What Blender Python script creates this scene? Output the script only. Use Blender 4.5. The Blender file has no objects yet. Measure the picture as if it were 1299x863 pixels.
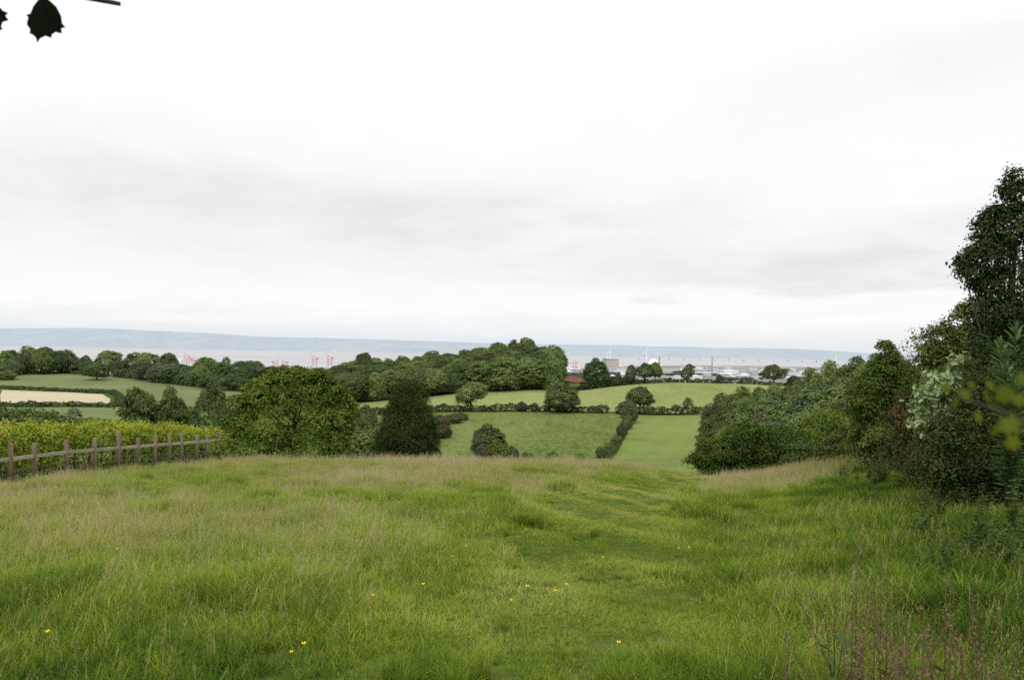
import bpy, math, random
import numpy as np
from mathutils import Vector, Matrix
from mathutils.geometry import delaunay_2d_cdt

SC = bpy.context.scene
COL = SC.collection
R = math.radians
RNG = np.random.default_rng(11)
random.seed(5)

# ------------------------------------------------------------------ camera
F = 1000.0                      # focal length in photo pixels (photo 1299 x 863)
CX, CY = 649.5, 431.5
ROLL, PITCH = R(1.03), R(0.64)
EYE = np.array([0.0, 0.0, 1.65])
_f = np.array([0, math.cos(PITCH), math.sin(PITCH)])
_r0 = np.array([1.0, 0, 0]); _u0 = np.array([0, -math.sin(PITCH), math.cos(PITCH)])
_r = math.cos(ROLL) * _r0 + math.sin(ROLL) * _u0
_u = -math.sin(ROLL) * _r0 + math.cos(ROLL) * _u0
cam_d = bpy.data.cameras.new('camera'); cam = bpy.data.objects.new('camera', cam_d); COL.objects.link(cam)
cam.matrix_world = Matrix(((_r[0], _u[0], -_f[0], EYE[0]), (_r[1], _u[1], -_f[1], EYE[1]),
                           (_r[2], _u[2], -_f[2], EYE[2]), (0, 0, 0, 1)))
cam_d.sensor_width = 36; cam_d.lens = 36 * F / 1299
cam_d.clip_start = 0.05; cam_d.clip_end = 60000
cam_d.dof.use_dof = True; cam_d.dof.focus_distance = 9.0; cam_d.dof.aperture_fstop = 7.0
SC.camera = cam

def at(px, py, d):
    """the place seen at photo pixel (px, py), d metres ahead"""
    v = _r * ((px - CX) / F) + _u * ((CY - py) / F) + _f
    return EYE + v * (d / v[1])

# ------------------------------------------------------------------ terrain height
class Y(float): pass            # a photo row where the ground is seen at that distance
far = [(900, -85), (1500, -98), (2700, -100)]
def near(s, c=1.0):
    l = [(0.3, -1.65), (5, -1.65 - 5 * s), (10, -1.65 - 10 * s), (20, -1.65 - 20 * s), (30, -1.65 - 30 * s), (38, -1.65 - 38 * s)]
    return l
def drop(s, k): return [(50, -1.65 - 38 * s - 12 * k), (65, -1.65 - 38 * s - 27 * k)]
COLS = {
 -300: near(.12) + drop(.12, .2) + [(100, -18), (160, -24), (200, -25), (270, -23), (330, -21), (400, -16), (430, -15), (500, -18), (650, -42)] + far,
    0: near(.113) + drop(.113, .2) + [(100, -18), (160, -24), (200, -25), (270, Y(514)), (330, Y(496)), (400, Y(474)), (430, Y(470)), (500, -18), (650, -42)] + far,
  120: near(.104) + drop(.104, .21) + [(100, -18), (160, -24), (220, Y(526)), (270, Y(517)), (330, Y(502)), (400, Y(476)), (430, Y(473)), (500, -19), (650, -42)] + far,
  250: near(.103) + drop(.103, .22) + [(100, -18), (160, -24), (220, -24.5), (300, Y(510)), (350, Y(493)), (400, -17.5), (500, -25), (650, -45)] + far,
  400: near(.102) + drop(.102, .22) + [(100, -18), (160, -24), (220, -25), (300, Y(520)), (350, -20), (400, -17), (450, -18), (550, -30), (650, -46)] + far,
  520: near(.101) + drop(.101, .22) + [(100, -17.5), (165, Y(577)), (250, Y(525)), (300, Y(509)), (350, -17), (400, -14.5), (450, -13.5), (550, -25), (650, -43)] + far,
  600: near(.100) + drop(.100, .22) + [(100, -17.5), (165, Y(578)), (250, Y(525)), (300, Y(500)), (350, -12), (400, -8.5), (450, -7.5), (550, -21), (650, -42)] + far,
  690: near(.100) + drop(.100, .22) + [(100, -17.5), (165, Y(579)), (250, Y(526)), (300, Y(495)), (350, -12), (400, -9), (450, -9), (550, -22), (650, -35)] + far,
  714: near(.100) + drop(.100, .22) + [(100, -17.5), (165, Y(580)), (245, Y(527)), (300, Y(497)), (345, Y(494)), (450, Y(488)), (650, Y(475)), (700, -22)] + [(1000, -80)] + far[1:],
  735: near(.100) + drop(.100, .22) + [(100, -17.5), (165, Y(580)), (245, Y(527)), (310, Y(497)), (345, Y(493)), (450, Y(487)), (650, Y(474)), (700, -22)] + [(1000, -80)] + far[1:],
  800: near(.103) + drop(.103, .22) + [(100, -17.5), (165, Y(582)), (240, Y(530)), (330, Y(485)), (380, -15.5), (450, -22), (650, -48)] + far,
  850: near(.108) + drop(.108, .22) + [(100, -17.5), (160, Y(588)), (240, Y(531)), (330, Y(481.5)), (380, -15.5), (450, -23), (650, -50)] + far,
  950: near(.113) + drop(.113, .20) + [(100, -15.5), (130, -17), (200, -20), (260, -17.5), (330, Y(484)), (380, -15.5), (450, -23), (650, -50)] + far,
 1050: near(.097) + drop(.097, .16) + [(100, -12), (130, -13), (200, -15), (330, Y(492)), (400, -19), (650, -50)] + far,
 1150: near(.081) + drop(.081, .08) + [(100, -8.5), (130, -9.5), (200, -12), (330, -17), (650, -50)] + far,
 1300: near(.070) + drop(.07, .06) + [(100, -6.5), (200, -10), (330, -18), (650, -50)] + far,
 1700: near(.05) + drop(.05, .05) + [(100, -5), (200, -9), (330, -18), (650, -50)] + far,
}
_cp = np.linspace(-300, 1700, 401); _ld = np.linspace(math.log(.3), math.log(2700), 500)
def _build_table():
    keys = sorted(COLS); rows = []
    for k in keys:
        dz = [(d, (at(k, float(z), d)[2] - EYE[2]) if isinstance(z, Y) else z) for d, z in COLS[k]]
        rows.append(np.interp(np.exp(_ld), [a for a, b in dz], [b for a, b in dz]))
    rows = np.array(rows)
    T = np.array([np.interp(_cp, keys, rows[:, j]) for j in range(len(_ld))]).T
    def blur(A, n, ax):
        k = np.exp(-0.5 * (np.arange(-3 * n, 3 * n + 1) / n) ** 2); k /= k.sum()
        pad = [(0, 0), (0, 0)]; pad[ax] = (3 * n, 3 * n)
        B = np.pad(A, pad, mode='edge')
        return np.apply_along_axis(lambda m: np.convolve(m, k, 'valid'), ax, B)
    return blur(blur(T, 4, 1), 2, 0) + EYE[2]
_T = _build_table()
def hgt(x, y):
    x = np.asarray(x, float); y = np.asarray(y, float)
    az = np.clip(np.arctan2(x, y), -.72, .80); r = np.hypot(x, y)
    p = CX + F * np.tan(az); d = np.maximum(r * np.cos(az), .3)
    i = np.clip((p + 300) / 5.0, 0, 399.999); j = np.clip((np.log(d) - _ld[0]) / (_ld[1] - _ld[0]), 0, 498.999)
    i0 = i.astype(int); j0 = j.astype(int); a = i - i0; b = j - j0
    z = _T[i0, j0] * (1 - a) * (1 - b) + _T[i0 + 1, j0] * a * (1 - b) + _T[i0, j0 + 1] * (1 - a) * b + _T[i0 + 1, j0 + 1] * a * b
    bump = .032 * np.sin(x * 1.3 + 1.1 * np.sin(y * .7)) * np.sin(y * 1.1 + .8 * np.sin(x * .9)) + .03 * np.sin(x * 2.9 + y * 1.7)
    return z + bump * np.clip(d / 6, .2, 1.5)
def gnd(px, py, dmin=60, dmax=2500):
    """the place on the ground seen at photo pixel (px, py), beyond dmin metres"""
    ds = np.exp(np.linspace(math.log(dmin), math.log(dmax), 1500))
    P = np.array([at(px, py, d) for d in (1.0,)])[0] - EYE
    pts = EYE + P[None, :] * ds[:, None]
    k = np.nonzero(pts[:, 2] < hgt(pts[:, 0], pts[:, 1]))[0]
    k = k[0] if len(k) else int(np.argmin(pts[:, 2] - hgt(pts[:, 0], pts[:, 1])))
    return pts[k]

# ------------------------------------------------------------------ helpers
def tag(o, label=None, cat=None, group=None, kind=None):
    if label: o['label'] = label
    if cat: o['category'] = cat
    if group: o['group'] = group
    if kind: o['kind'] = kind
    return o
def link(name, me, parent=None, loc=None):
    o = bpy.data.objects.new(name, me); COL.objects.link(o)
    if parent is not None: o.parent = parent
    if loc is not None: o.location = loc
    return o
def empty(name, loc, rz=0):
    o = bpy.data.objects.new(name, None); COL.objects.link(o); o.location = loc; o.rotation_euler.z = rz
    o.empty_display_size = .2
    return o
def np_mesh(name, V, Fq, mats, midx=None, smooth=False):
    """V (n,3); Fq list of int arrays of shape (m,k)"""
    if not isinstance(Fq, (list, tuple)): Fq = [Fq]
    me = bpy.data.meshes.new(name)
    V = np.asarray(V, np.float32)
    me.vertices.add(len(V)); me.vertices.foreach_set('co', V.ravel())
    loops = np.concatenate([f.ravel() for f in Fq]).astype(np.int32)
    tot = np.concatenate([np.full(len(f), f.shape[1]) for f in Fq]).astype(np.int32)
    st = np.concatenate([[0], np.cumsum(tot)[:-1]]).astype(np.int32)
    me.loops.add(len(loops)); me.loops.foreach_set('vertex_index', loops)
    me.polygons.add(len(tot)); me.polygons.foreach_set('loop_start', st); me.polygons.foreach_set('loop_total', tot)
    for m in (mats if isinstance(mats, (list, tuple)) else [mats]): me.materials.append(m)
    if midx is not None: me.polygons.foreach_set('material_index', np.asarray(midx, np.int32))
    me.polygons.foreach_set('use_smooth', np.full(len(tot), smooth))
    me.update(calc_edges=True); me.validate()
    return me
class MB:
    def __init__(s): s.v = []; s.q = []; s.t = []; s.n = 0; s.qm = []; s.tm = []
    def add(s, V, Q=None, T=None, m=0):
        if Q is not None and len(Q): s.q.append(np.asarray(Q) + s.n); s.qm += [m] * len(Q)
        if T is not None and len(T): s.t.append(np.asarray(T) + s.n); s.tm += [m] * len(T)
        s.v.append(np.asarray(V, float)); s.n += len(V)
    def box(s, c, size, rz=0, m=0, taper=1.0):
        x, y, z = np.array(size) / 2
        V = np.array([[-x, -y, -z], [x, -y, -z], [x, y, -z], [-x, y, -z], [-x * taper, -y * taper, z], [x * taper, -y * taper, z], [x * taper, y * taper, z], [-x * taper, y * taper, z]])
        cs, sn = math.cos(rz), math.sin(rz)
        V = V @ np.array([[cs, sn, 0], [-sn, cs, 0], [0, 0, 1]]) + np.array(c)
        s.add(V, [[0, 3, 2, 1], [4, 5, 6, 7], [0, 1, 5, 4], [1, 2, 6, 5], [2, 3, 7, 6], [3, 0, 4, 7]], m=m)
    def tube(s, pts, rad, k=6, m=0, cap=True):
        pts = np.asarray(pts, float); n = len(pts)
        rad = np.full(n, rad) if np.isscalar(rad) else np.asarray(rad, float)
        V = []
        for i in range(n):
            t = pts[min(i + 1, n - 1)] - pts[max(i - 1, 0)]; t = t / (np.linalg.norm(t) + 1e-9)
            a = np.cross(t, [0, 0, 1] if abs(t[2]) < .9 else [1, 0, 0]); a /= np.linalg.norm(a); b = np.cross(t, a)
            for j in range(k):
                th = 2 * math.pi * j / k
                V.append(pts[i] + rad[i] * (math.cos(th) * a + math.sin(th) * b))
        Q = [[i * k + j, i * k + (j + 1) % k, (i + 1) * k + (j + 1) % k, (i + 1) * k + j] for i in range(n - 1) for j in range(k)]
        T = []
        if cap:
            V.append(pts[0]); V.append(pts[-1])
            T = [[n * k, (j + 1) % k, j] for j in range(k)] + [[n * k + 1, (n - 1) * k + j, (n - 1) * k + (j + 1) % k] for j in range(k)]
        s.add(V, Q, T, m)
    def mesh(s, name, mats, smooth=False):
        Fs = []; mi = []
        if s.q: Fs.append(np.concatenate(s.q)); mi += s.qm
        if s.t: Fs.append(np.concatenate(s.t)); mi += s.tm
        return np_mesh(name, np.concatenate(s.v), Fs, mats, mi, smooth)

# ------------------------------------------------------------------ materials
def new_mat(name):
    m = bpy.data.materials.new(name); m.use_nodes = True
    nt = m.node_tree; nt.nodes.clear()
    out = nt.nodes.new('ShaderNodeOutputMaterial')
    return m, nt, nt.nodes, nt.links, out
def ramp(N, stops):
    r = N.new('ShaderNodeValToRGB'); e = r.color_ramp.elements
    while len(e) < len(stops): e.new(.5)
    for el, (p, c) in zip(e, stops): el.position = p; el.color = (*c, 1)
    return r
def leaf_mat(name, stops, trans=.2, nscale=1.2, spread=.35, gloss=.004, isl=.55):
    """leaf colour: one tone per leaf, clump-sized drifts, one drift per plant"""
    m, nt, N, L, out = new_mat(name)
    geo = N.new('ShaderNodeNewGeometry'); oi = N.new('ShaderNodeObjectInfo'); tc = N.new('ShaderNodeTexCoord')
    no = N.new('ShaderNodeTexNoise'); no.inputs['Scale'].default_value = nscale; no.inputs['Detail'].default_value = 3
    L.new(tc.outputs['Object'], no.inputs['Vector'])
    a = N.new('ShaderNodeMath'); a.operation = 'MULTIPLY_ADD'; a.inputs[1].default_value = isl; a.inputs[2].default_value = -.05 - isl * .31
    L.new(geo.outputs['Random Per Island'], a.inputs[0])
    b = N.new('ShaderNodeMath'); b.operation = 'MULTIPLY_ADD'; b.inputs[1].default_value = 1.2
    L.new(no.outputs['Fac'], b.inputs[0]); L.new(a.outputs[0], b.inputs[2])
    r = ramp(N, stops); L.new(b.outputs[0], r.inputs[0])
    h = N.new('ShaderNodeHueSaturation')
    v = N.new('ShaderNodeMath'); v.operation = 'MULTIPLY_ADD'; v.inputs[1].default_value = spread; v.inputs[2].default_value = 1 - spread / 2
    L.new(oi.outputs['Random'], v.inputs[0]); L.new(v.outputs[0], h.inputs['Value']); L.new(r.outputs[0], h.inputs['Color'])
    hu = N.new('ShaderNodeMath'); hu.operation = 'MULTIPLY_ADD'; hu.inputs[1].default_value = .022 if spread else 0; hu.inputs[2].default_value = .484 if spread else .5
    fr = N.new('ShaderNodeMath'); fr.operation = 'FRACT'; mu = N.new('ShaderNodeMath'); mu.operation = 'MULTIPLY'; mu.inputs[1].default_value = 7.31
    L.new(oi.outputs['Random'], mu.inputs[0]); L.new(mu.outputs[0], fr.inputs[0]); L.new(fr.outputs[0], hu.inputs[0]); L.new(hu.outputs[0], h.inputs['Hue'])
    d = N.new('ShaderNodeBsdfDiffuse'); t = N.new('ShaderNodeBsdfTranslucent'); g = N.new('ShaderNodeBsdfGlossy'); g.inputs['Roughness'].default_value = .45
    L.new(h.outputs[0], d.inputs[0])
    tm = N.new('ShaderNodeMix'); tm.data_type = 'RGBA'; tm.blend_type = 'MULTIPLY'; tm.inputs[0].default_value = 1; tm.inputs[7].default_value = (1.3, 1.35, .55, 1)
    L.new(h.outputs[0], tm.inputs[6]); L.new(tm.outputs[2], t.inputs[0])
    m1 = N.new('ShaderNodeMixShader'); m1.inputs[0].default_value = trans; L.new(d.outputs[0], m1.inputs[1]); L.new(t.outputs[0], m1.inputs[2])
    m2 = N.new('ShaderNodeMixShader'); m2.inputs[0].default_value = gloss; L.new(m1.outputs[0], m2.inputs[1]); L.new(g.outputs[0], m2.inputs[2])
    L.new(m2.outputs[0], out.inputs[0])
    return m
def flat_mat(name, c1, c2=None, scale=3, rough=.9, stretch=(1, 1, 1), detail=5, bump=0, spec=.25):
    m, nt, N, L, out = new_mat(name)
    p = N.new('ShaderNodeBsdfPrincipled'); p.inputs['Roughness'].default_value = rough
    p.inputs['Specular IOR Level'].default_value = spec
    if c2 is None: p.inputs['Base Color'].default_value = (*c1, 1)
    else:
        tc = N.new('ShaderNodeTexCoord'); mp = N.new('ShaderNodeMapping'); mp.inputs['Scale'].default_value = stretch
        no = N.new('ShaderNodeTexNoise'); no.inputs['Scale'].default_value = scale; no.inputs['Detail'].default_value = detail
        L.new(tc.outputs['Object'], mp.inputs[0]); L.new(mp.outputs[0], no.inputs['Vector'])
        r = ramp(N, [(.3, c1), (.7, c2)]); L.new(no.outputs['Fac'], r.inputs[0]); L.new(r.outputs[0], p.inputs['Base Color'])
        if bump:
            bp = N.new('ShaderNodeBump'); bp.inputs['Strength'].default_value = bump; L.new(no.outputs['Fac'], bp.inputs['Height']); L.new(bp.outputs[0], p.inputs['Normal'])
    L.new(p.outputs[0], out.inputs[0])
    return m
def field_mat(name, stops, big=.02, mid=.25, fine=2.5, wts=(.5, .3, .4), stretch=(1, 1, 1), rot=0, bump=.4, lines=None):
    """pasture or crop seen from afar: broad drifts, mottling and fine texture"""
    m, nt, N, L, out = new_mat(name)
    tc = N.new('ShaderNodeTexCoord'); mp = N.new('ShaderNodeMapping'); mp.inputs['Scale'].default_value = stretch; mp.inputs['Rotation'].default_value = (0, 0, rot)
    L.new(tc.outputs['Object'], mp.inputs[0])
    s = None
    for sc, w in zip((big, mid, fine), wts):
        no = N.new('ShaderNodeTexNoise'); no.inputs['Scale'].default_value = sc; no.inputs['Detail'].default_value = 4
        L.new(mp.outputs[0], no.inputs['Vector'])
        k = N.new('ShaderNodeMath'); k.operation = 'MULTIPLY_ADD'; k.inputs[1].default_value = w * 2
        L.new(no.outputs['Fac'], k.inputs[0])
        k.inputs[2].default_value = -w if s is not None else -w + .5
        if s is None: s = k
        else:
            ad = N.new('ShaderNodeMath'); ad.operation = 'ADD'; L.new(s.outputs[0], ad.inputs[0]); L.new(k.outputs[0], ad.inputs[1]); s = ad
    if lines:                                   # faint mowing and wheel lines: (direction in radians, metres apart, weight)
        m3 = N.new('ShaderNodeMapping'); m3.inputs['Rotation'].default_value = (0, 0, lines[0]); L.new(tc.outputs['Object'], m3.inputs[0])
        wv = N.new('ShaderNodeTexWave'); wv.inputs['Scale'].default_value = .314 / lines[1] * 1.0; wv.inputs['Distortion'].default_value = 1.2; wv.inputs['Detail'].default_value = 2
        L.new(m3.outputs[0], wv.inputs['Vector'])
        k = N.new('ShaderNodeMath'); k.operation = 'MULTIPLY_ADD'; k.inputs[1].default_value = lines[2]; L.new(wv.outputs['Fac'], k.inputs[0]); L.new(s.outputs[0], k.inputs[2]); s = k
    r = ramp(N, stops); L.new(s.outputs[0], r.inputs[0])
    d = N.new('ShaderNodeBsdfDiffuse'); L.new(r.outputs[0], d.inputs[0])
    bp = N.new('ShaderNodeBump'); bp.inputs['Strength'].default_value = bump; bp.inputs['Distance'].default_value = .5
    L.new(s.outputs[0], bp.inputs['Height']); L.new(bp.outputs[0], d.inputs['Normal'])
    L.new(d.outputs[0], out.inputs[0])
    return m

M = {}
M['bark'] = flat_mat('bark', (.035, .03, .022), (.09, .075, .055), 6, stretch=(1, 1, .2), bump=.5)
M['twig'] = flat_mat('twig_bark', (.03, .022, .016), (.08, .06, .045), 20)
M['wood'] = flat_mat('weathered_post', (.11, .083, .054), (.24, .188, .128), 14, stretch=(1, 1, .15), bump=.4)
M['rail'] = flat_mat('weathered_rail', (.22, .19, .15), (.38, .33, .27), 10, stretch=(.15, .15, 1), bump=.3)
M['wire'] = flat_mat('wire', (.16, .16, .15), rough=.5)
G3 = lambda a, b, c: [(.15, a), (.5, b), (.9, c)]
# far woodland tones (a little haze-blue)
M['far_dark'] = leaf_mat('far_dark_leaves', G3((0.0342, 0.0584, 0.0283), (0.0672, 0.1077, 0.0426), (0.1249, 0.1751, 0.0672)), nscale=3, isl=.3)
M['far_mid'] = leaf_mat('far_mid_leaves', G3((0.0590, 0.0921, 0.0335), (0.1166, 0.1699, 0.0555), (0.2101, 0.2697, 0.0905)), nscale=3, isl=.3)
M['far_pale'] = leaf_mat('far_pale_leaves', G3((0.0526, 0.0726, 0.0286), (0.1052, 0.1375, 0.0528), (0.1716, 0.2035, 0.0825)), nscale=3, isl=.3)
M['far_olive'] = leaf_mat('far_olive_leaves', G3((0.0475, 0.0621, 0.0268), (0.0887, 0.1129, 0.0437), (0.1492, 0.1794, 0.0679)), nscale=3, isl=.3)
M['far_blue'] = leaf_mat('far_blue_green_leaves', G3((0.0424, 0.0688, 0.0387), (0.0809, 0.1206, 0.0620), (0.1414, 0.1880, 0.0905)), nscale=3, isl=.3)
M['far_brown'] = leaf_mat('far_brown_leaves', G3((.046, .047, .024), (.086, .086, .044), (.135, .134, .068)), nscale=3, isl=.3)
M['hedge_far'] = leaf_mat('hedge_leaves', G3((0.0270, 0.0416, 0.0238), (0.0500, 0.0745, 0.0363), (0.0895, 0.1214, 0.0551)), nscale=.5, isl=.3)
M['sycamore'] = leaf_mat('sycamore_leaves', G3((.018, .036, .008), (.054, .092, .015), (.14, .195, .032)), nscale=.45, spread=0)
M['conifer'] = leaf_mat('cypress_leaves', G3((.0075, .019, .007), (.02, .041, .010), (.062, .082, .018)), nscale=.5, spread=0, trans=.12)
M['oak'] = leaf_mat('oak_leaves', G3((.018, .034, .009), (.045, .078, .015), (.095, .14, .026)), nscale=.5, spread=0)
M['holly'] = leaf_mat('holly_leaves', G3((.010, .021, .007), (.022, .042, .012), (.046, .072, .022)), nscale=.8, spread=0, trans=.1, gloss=.01)
M['hawthorn'] = leaf_mat('hawthorn_leaves', G3((0.0286, 0.0396, 0.0121), (0.0660, 0.0858, 0.0242), (0.1320, 0.1540, 0.0418)), nscale=1, spread=.2)
M['russet'] = leaf_mat('russet_leaves', G3((0.0276, 0.0320, 0.0120), (0.0607, 0.0620, 0.0220), (0.1150, 0.1000, 0.0380)), nscale=1.2, spread=.1)
M['lime'] = leaf_mat('bright_shrub_leaves', G3((.04, .065, .012), (.085, .135, .022), (.15, .21, .04)), nscale=.8, spread=.2)
M['shrub'] = leaf_mat('shrub_leaves', G3((0.0287, 0.0483, 0.0161), (0.0598, 0.0920, 0.0276), (0.1092, 0.1495, 0.0460)), nscale=.8, spread=.25)
M['pale'] = leaf_mat('pale_big_leaves', G3((0.0854, 0.1342, 0.0488), (0.1830, 0.2623, 0.1037), (0.3294, 0.4026, 0.2074)), nscale=2.5, spread=0, gloss=.01)
M['bramble'] = leaf_mat('bramble_leaves', G3((.012, .024, .008), (.034, .056, .017), (.085, .105, .034)), nscale=1.5, spread=.1)
M['buddleia'] = leaf_mat('long_leaves', G3((.03, .06, .02), (.065, .12, .04), (.13, .2, .08)), nscale=2, spread=.1)
M['hornbeam'] = leaf_mat('hornbeam_leaves', [(.15, (.028, .055, .010)), (.45, (.085, .14, .018)), (.7, (.20, .25, .03)), (.95, (.30, .30, .045))], nscale=1.1, spread=.1)
M['shoots'] = leaf_mat('hornbeam_young_shoots', [(.15, (.11, .19, .02)), (.45, (.25, .345, .035)), (.75, (.38, .42, .055)), (.95, (.46, .28, .085))], nscale=.9, spread=0, trans=.35)
M['near_leaf'] = leaf_mat('near_leaf', G3((.03, .06, .006), (.07, .108, .010), (.12, .125, .012)), nscale=12, spread=0, trans=.4)
M['holly_shade'] = flat_mat('holly_leaf_painted_shade', (.0025, .006, .0025), (.006, .011, .005), 8, spec=.03)  # near-black colour carries the shade of leaves seen against bright sky
M['nettle'] = leaf_mat('nettle_leaves', G3((.02, .04, .012), (.05, .085, .022), (.09, .13, .04)), nscale=2, spread=.2)

# ------------------------------------------------------------------ foliage
LEAF_Q = (np.array([[0, 0, 0], [.42, .45, .05], [.05, 1.0, 0], [-.38, .55, .05]]), np.array([[0, 1, 2, 3]]))
LEAF_F = (np.array([[0, 0, 0], [.27, .32, .07], [.20, .72, .06], [0, 1, -.03], [-.20, .72, .06], [-.27, .32, .07]]), np.array([[0, 1, 2, 3], [0, 3, 4, 5]]))
LEAF_L2 = (np.array([[0, 0, 0], [.22, .45, .03], [0, 1.2, 0], [-.22, .45, .03]]), np.array([[0, 1, 2, 3]]))
LEAF_L = (np.array([[0, 0, 0], [.10, .3, .03], [.08, .7, .02], [0, 1, -.08], [-.08, .7, .02], [-.10, .3, .03]]), np.array([[0, 1, 2, 3], [0, 3, 4, 5]]))
def unit(v): return v / (np.linalg.norm(v, axis=-1, keepdims=True) + 1e-9)
def leaves(name, C, Nn, S, mat, tpl=LEAF_Q, rng=RNG, axis=None):
    """one mesh of leaves: centres C, normals Nn, lengths S"""
    n = len(C); Nn = unit(Nn)
    a = axis if axis is not None else rng.normal(size=(n, 3))
    t = unit(a - (a * Nn).sum(1, keepdims=True) * Nn); b = np.cross(Nn, t)
    TV, TF = tpl
    V = C[:, None, :] + S[:, None, None] * (b[:, None, :] * TV[None, :, 0:1] + t[:, None, :] * (TV[None, :, 1:2] - .5) + Nn[:, None, :] * TV[None, :, 2:3])
    k = len(TV)
    Q = (TF[None] + (np.arange(n) * k)[:, None, None]).reshape(-1, 4)
    return np_mesh(name, V.reshape(-1, 3), Q, mat)
def sprays(lobes, n, per, sr, rng, flat=.35, droop=.35, up=.6, deep=.3, shell=(.72, 1.06), zmin=None, sky=.45):
    """leaf places grouped in sprays on the skin of a crown made of lobes (cx,cy,cz,rx,ry,rz)"""
    Lb = np.array(lobes, float)
    w = (Lb[:, 3] * Lb[:, 5]) ** .8; w /= w.sum()
    C = []; O = []
    while len(C) < n:
        m = n * 2
        k = rng.choice(len(Lb), m, p=w); dr = unit(rng.normal(size=(m, 3)) + np.array([0, 0, sky]))
        rr = rng.uniform(shell[0], shell[1], m)
        P = Lb[k, :3] + dr * Lb[k, 3:6] * rr[:, None]
        q = ((P[:, None, :] - Lb[None, :, :3]) / Lb[None, :, 3:6]); q = np.sqrt((q ** 2).sum(2))
        q[np.arange(m), k] = 9
        ok = q.min(1) > 1 - deep
        if zmin is not None: ok &= P[:, 2] > zmin
        for p, o in zip(P[ok], dr[ok]): C.append(p); O.append(o)
    C = np.array(C[:n]); O = np.array(O[:n])
    sz = sr * rng.uniform(.6, 1.35, n)
    off = rng.normal(size=(n, per, 3)) * np.array([.55, .55, .55 * flat])
    r2 = (off[:, :, :2] ** 2).sum(2)
    off[:, :, 2] -= droop * r2
    P = C[:, None, :] + off * sz[:, None, None]
    nr = unit(np.array([0, 0, up]) + O[:, None, :] * .8 + off * np.array([.5, .5, 0]) + rng.normal(size=(n, per, 3)) * .38)
    return P.reshape(-1, 3), nr.reshape(-1, 3)
def jitter_lobes(base, n, rng, k=.7, r=(.3, .5), k2=1.02):
    """smaller bulges on the skin of each base lobe"""
    out = list(base)
    for _ in range(n):
        b = base[rng.integers(len(base))]; d = unit(rng.normal(size=3) + np.array([0, 0, .2])); s = rng.uniform(*r)
        out.append((*(np.array(b[:3]) + d * np.array(b[3:6]) * rng.uniform(k, k2)), b[3] * s, b[4] * s, b[5] * s * .85))
    return out
def trunk_mesh(name, H, r, lobes, rng, mat, limbs=6):
    mb = MB()
    lean = rng.normal(size=2) * .02 * H
    mb.tube([(0, 0, -.05 * H), (0, 0, .06 * H), (lean[0] * .5, lean[1] * .5, .35 * H), (lean[0], lean[1], .75 * H)], [r * 1.35, r, r * .75, r * .2], 7)
    hi = [i for i, l in enumerate(lobes) if l[2] > .3 * H] or [0]
    for i in rng.choice(hi, min(limbs, len(hi)), replace=False):
        l = np.array(lobes[i][:3]); z0 = min(.5 * H, max(.16 * H, l[2] * rng.uniform(.35, .6)))
        p0 = np.array([lean[0] * .5, lean[1] * .5, z0]); pm = (p0 + l) / 2 + np.array([0, 0, -.03 * H])
        mb.tube([p0, pm, l], [r * .4, r * .2, r * .05], 5)
    return mb.mesh(name, mat, True)

# ---- tree kinds for the middle distance: unit height, about unit width, foot at z = 0
def kind(seed, lobes_fn, leaf, n, per, sr, bulges, base_z, r_tr=.035, **kw):
    rng = np.random.default_rng(seed)
    base = lobes_fn(rng); lob = jitter_lobes(base, bulges, rng)
    P, Nn = sprays(lob, int(n * 3.4), per, sr * .8, rng, zmin=base_z, **kw)
    S = leaf * .95 * rng.uniform(.7, 1.3, len(P))
    return dict(P=P, N=Nn, S=S, trunk=trunk_mesh('trunk', 1, r_tr, base, rng, M['bark']), seed=seed, cache={})
def dome(rng):
    return [(0, 0, .55, .42, .42, .42), (.14, .05, .36, .34, .36, .34), (-.16, -.04, .36, .34, .34, .34), (.02, -.12, .3, .34, .34, .3), (.05, .1, .72, .24, .24, .24)]
def ball(rng):
    return [(0, 0, .55, .42, .42, .41), (.2, .05, .5, .27, .27, .32), (-.2, .02, .5, .27, .27, .32), (0, .14, .72, .26, .26, .23), (0, -.2, .5, .27, .27, .32), (.08, -.05, .8, .19, .19, .15)]
def oval(rng):
    return [(0, 0, .62, .33, .33, .36), (.08, .03, .4, .34, .34, .3), (-.1, .02, .42, .32, .32, .3), (.02, -.04, .82, .2, .2, .18), (0, 0, .25, .3, .3, .22)]
def spread(rng):
    return [(0, 0, .64, .36, .36, .3), (.26, .04, .55, .26, .26, .22), (-.26, .0, .56, .26, .26, .22), (.05, .26, .58, .25, .25, .22), (0, -.26, .55, .25, .25, .22), (.06, 0, .8, .24, .24, .18)]
def ragged(rng):
    return [(rng.uniform(-.24, .24), rng.uniform(-.24, .24), rng.uniform(.3, .85), *(rng.uniform(.16, .26),) * 2, rng.uniform(.13, .2)) for _ in range(9)] + [(0, 0, .5, .3, .3, .34)]
def lean(rng):
    return [(-.1, 0, .55, .36, .34, .28), (.12, 0, .68, .34, .32, .28), (.28, .05, .6, .22, .24, .2), (-.26, 0, .42, .22, .24, .2), (.05, .02, .84, .2, .2, .14)]
def low(rng):
    return [(-.25, 0, .4, .3, .3, .42), (.2, .05, .42, .34, .32, .45), (0, -.1, .5, .3, .3, .45), (.0, .1, .35, .42, .3, .35)]
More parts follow.
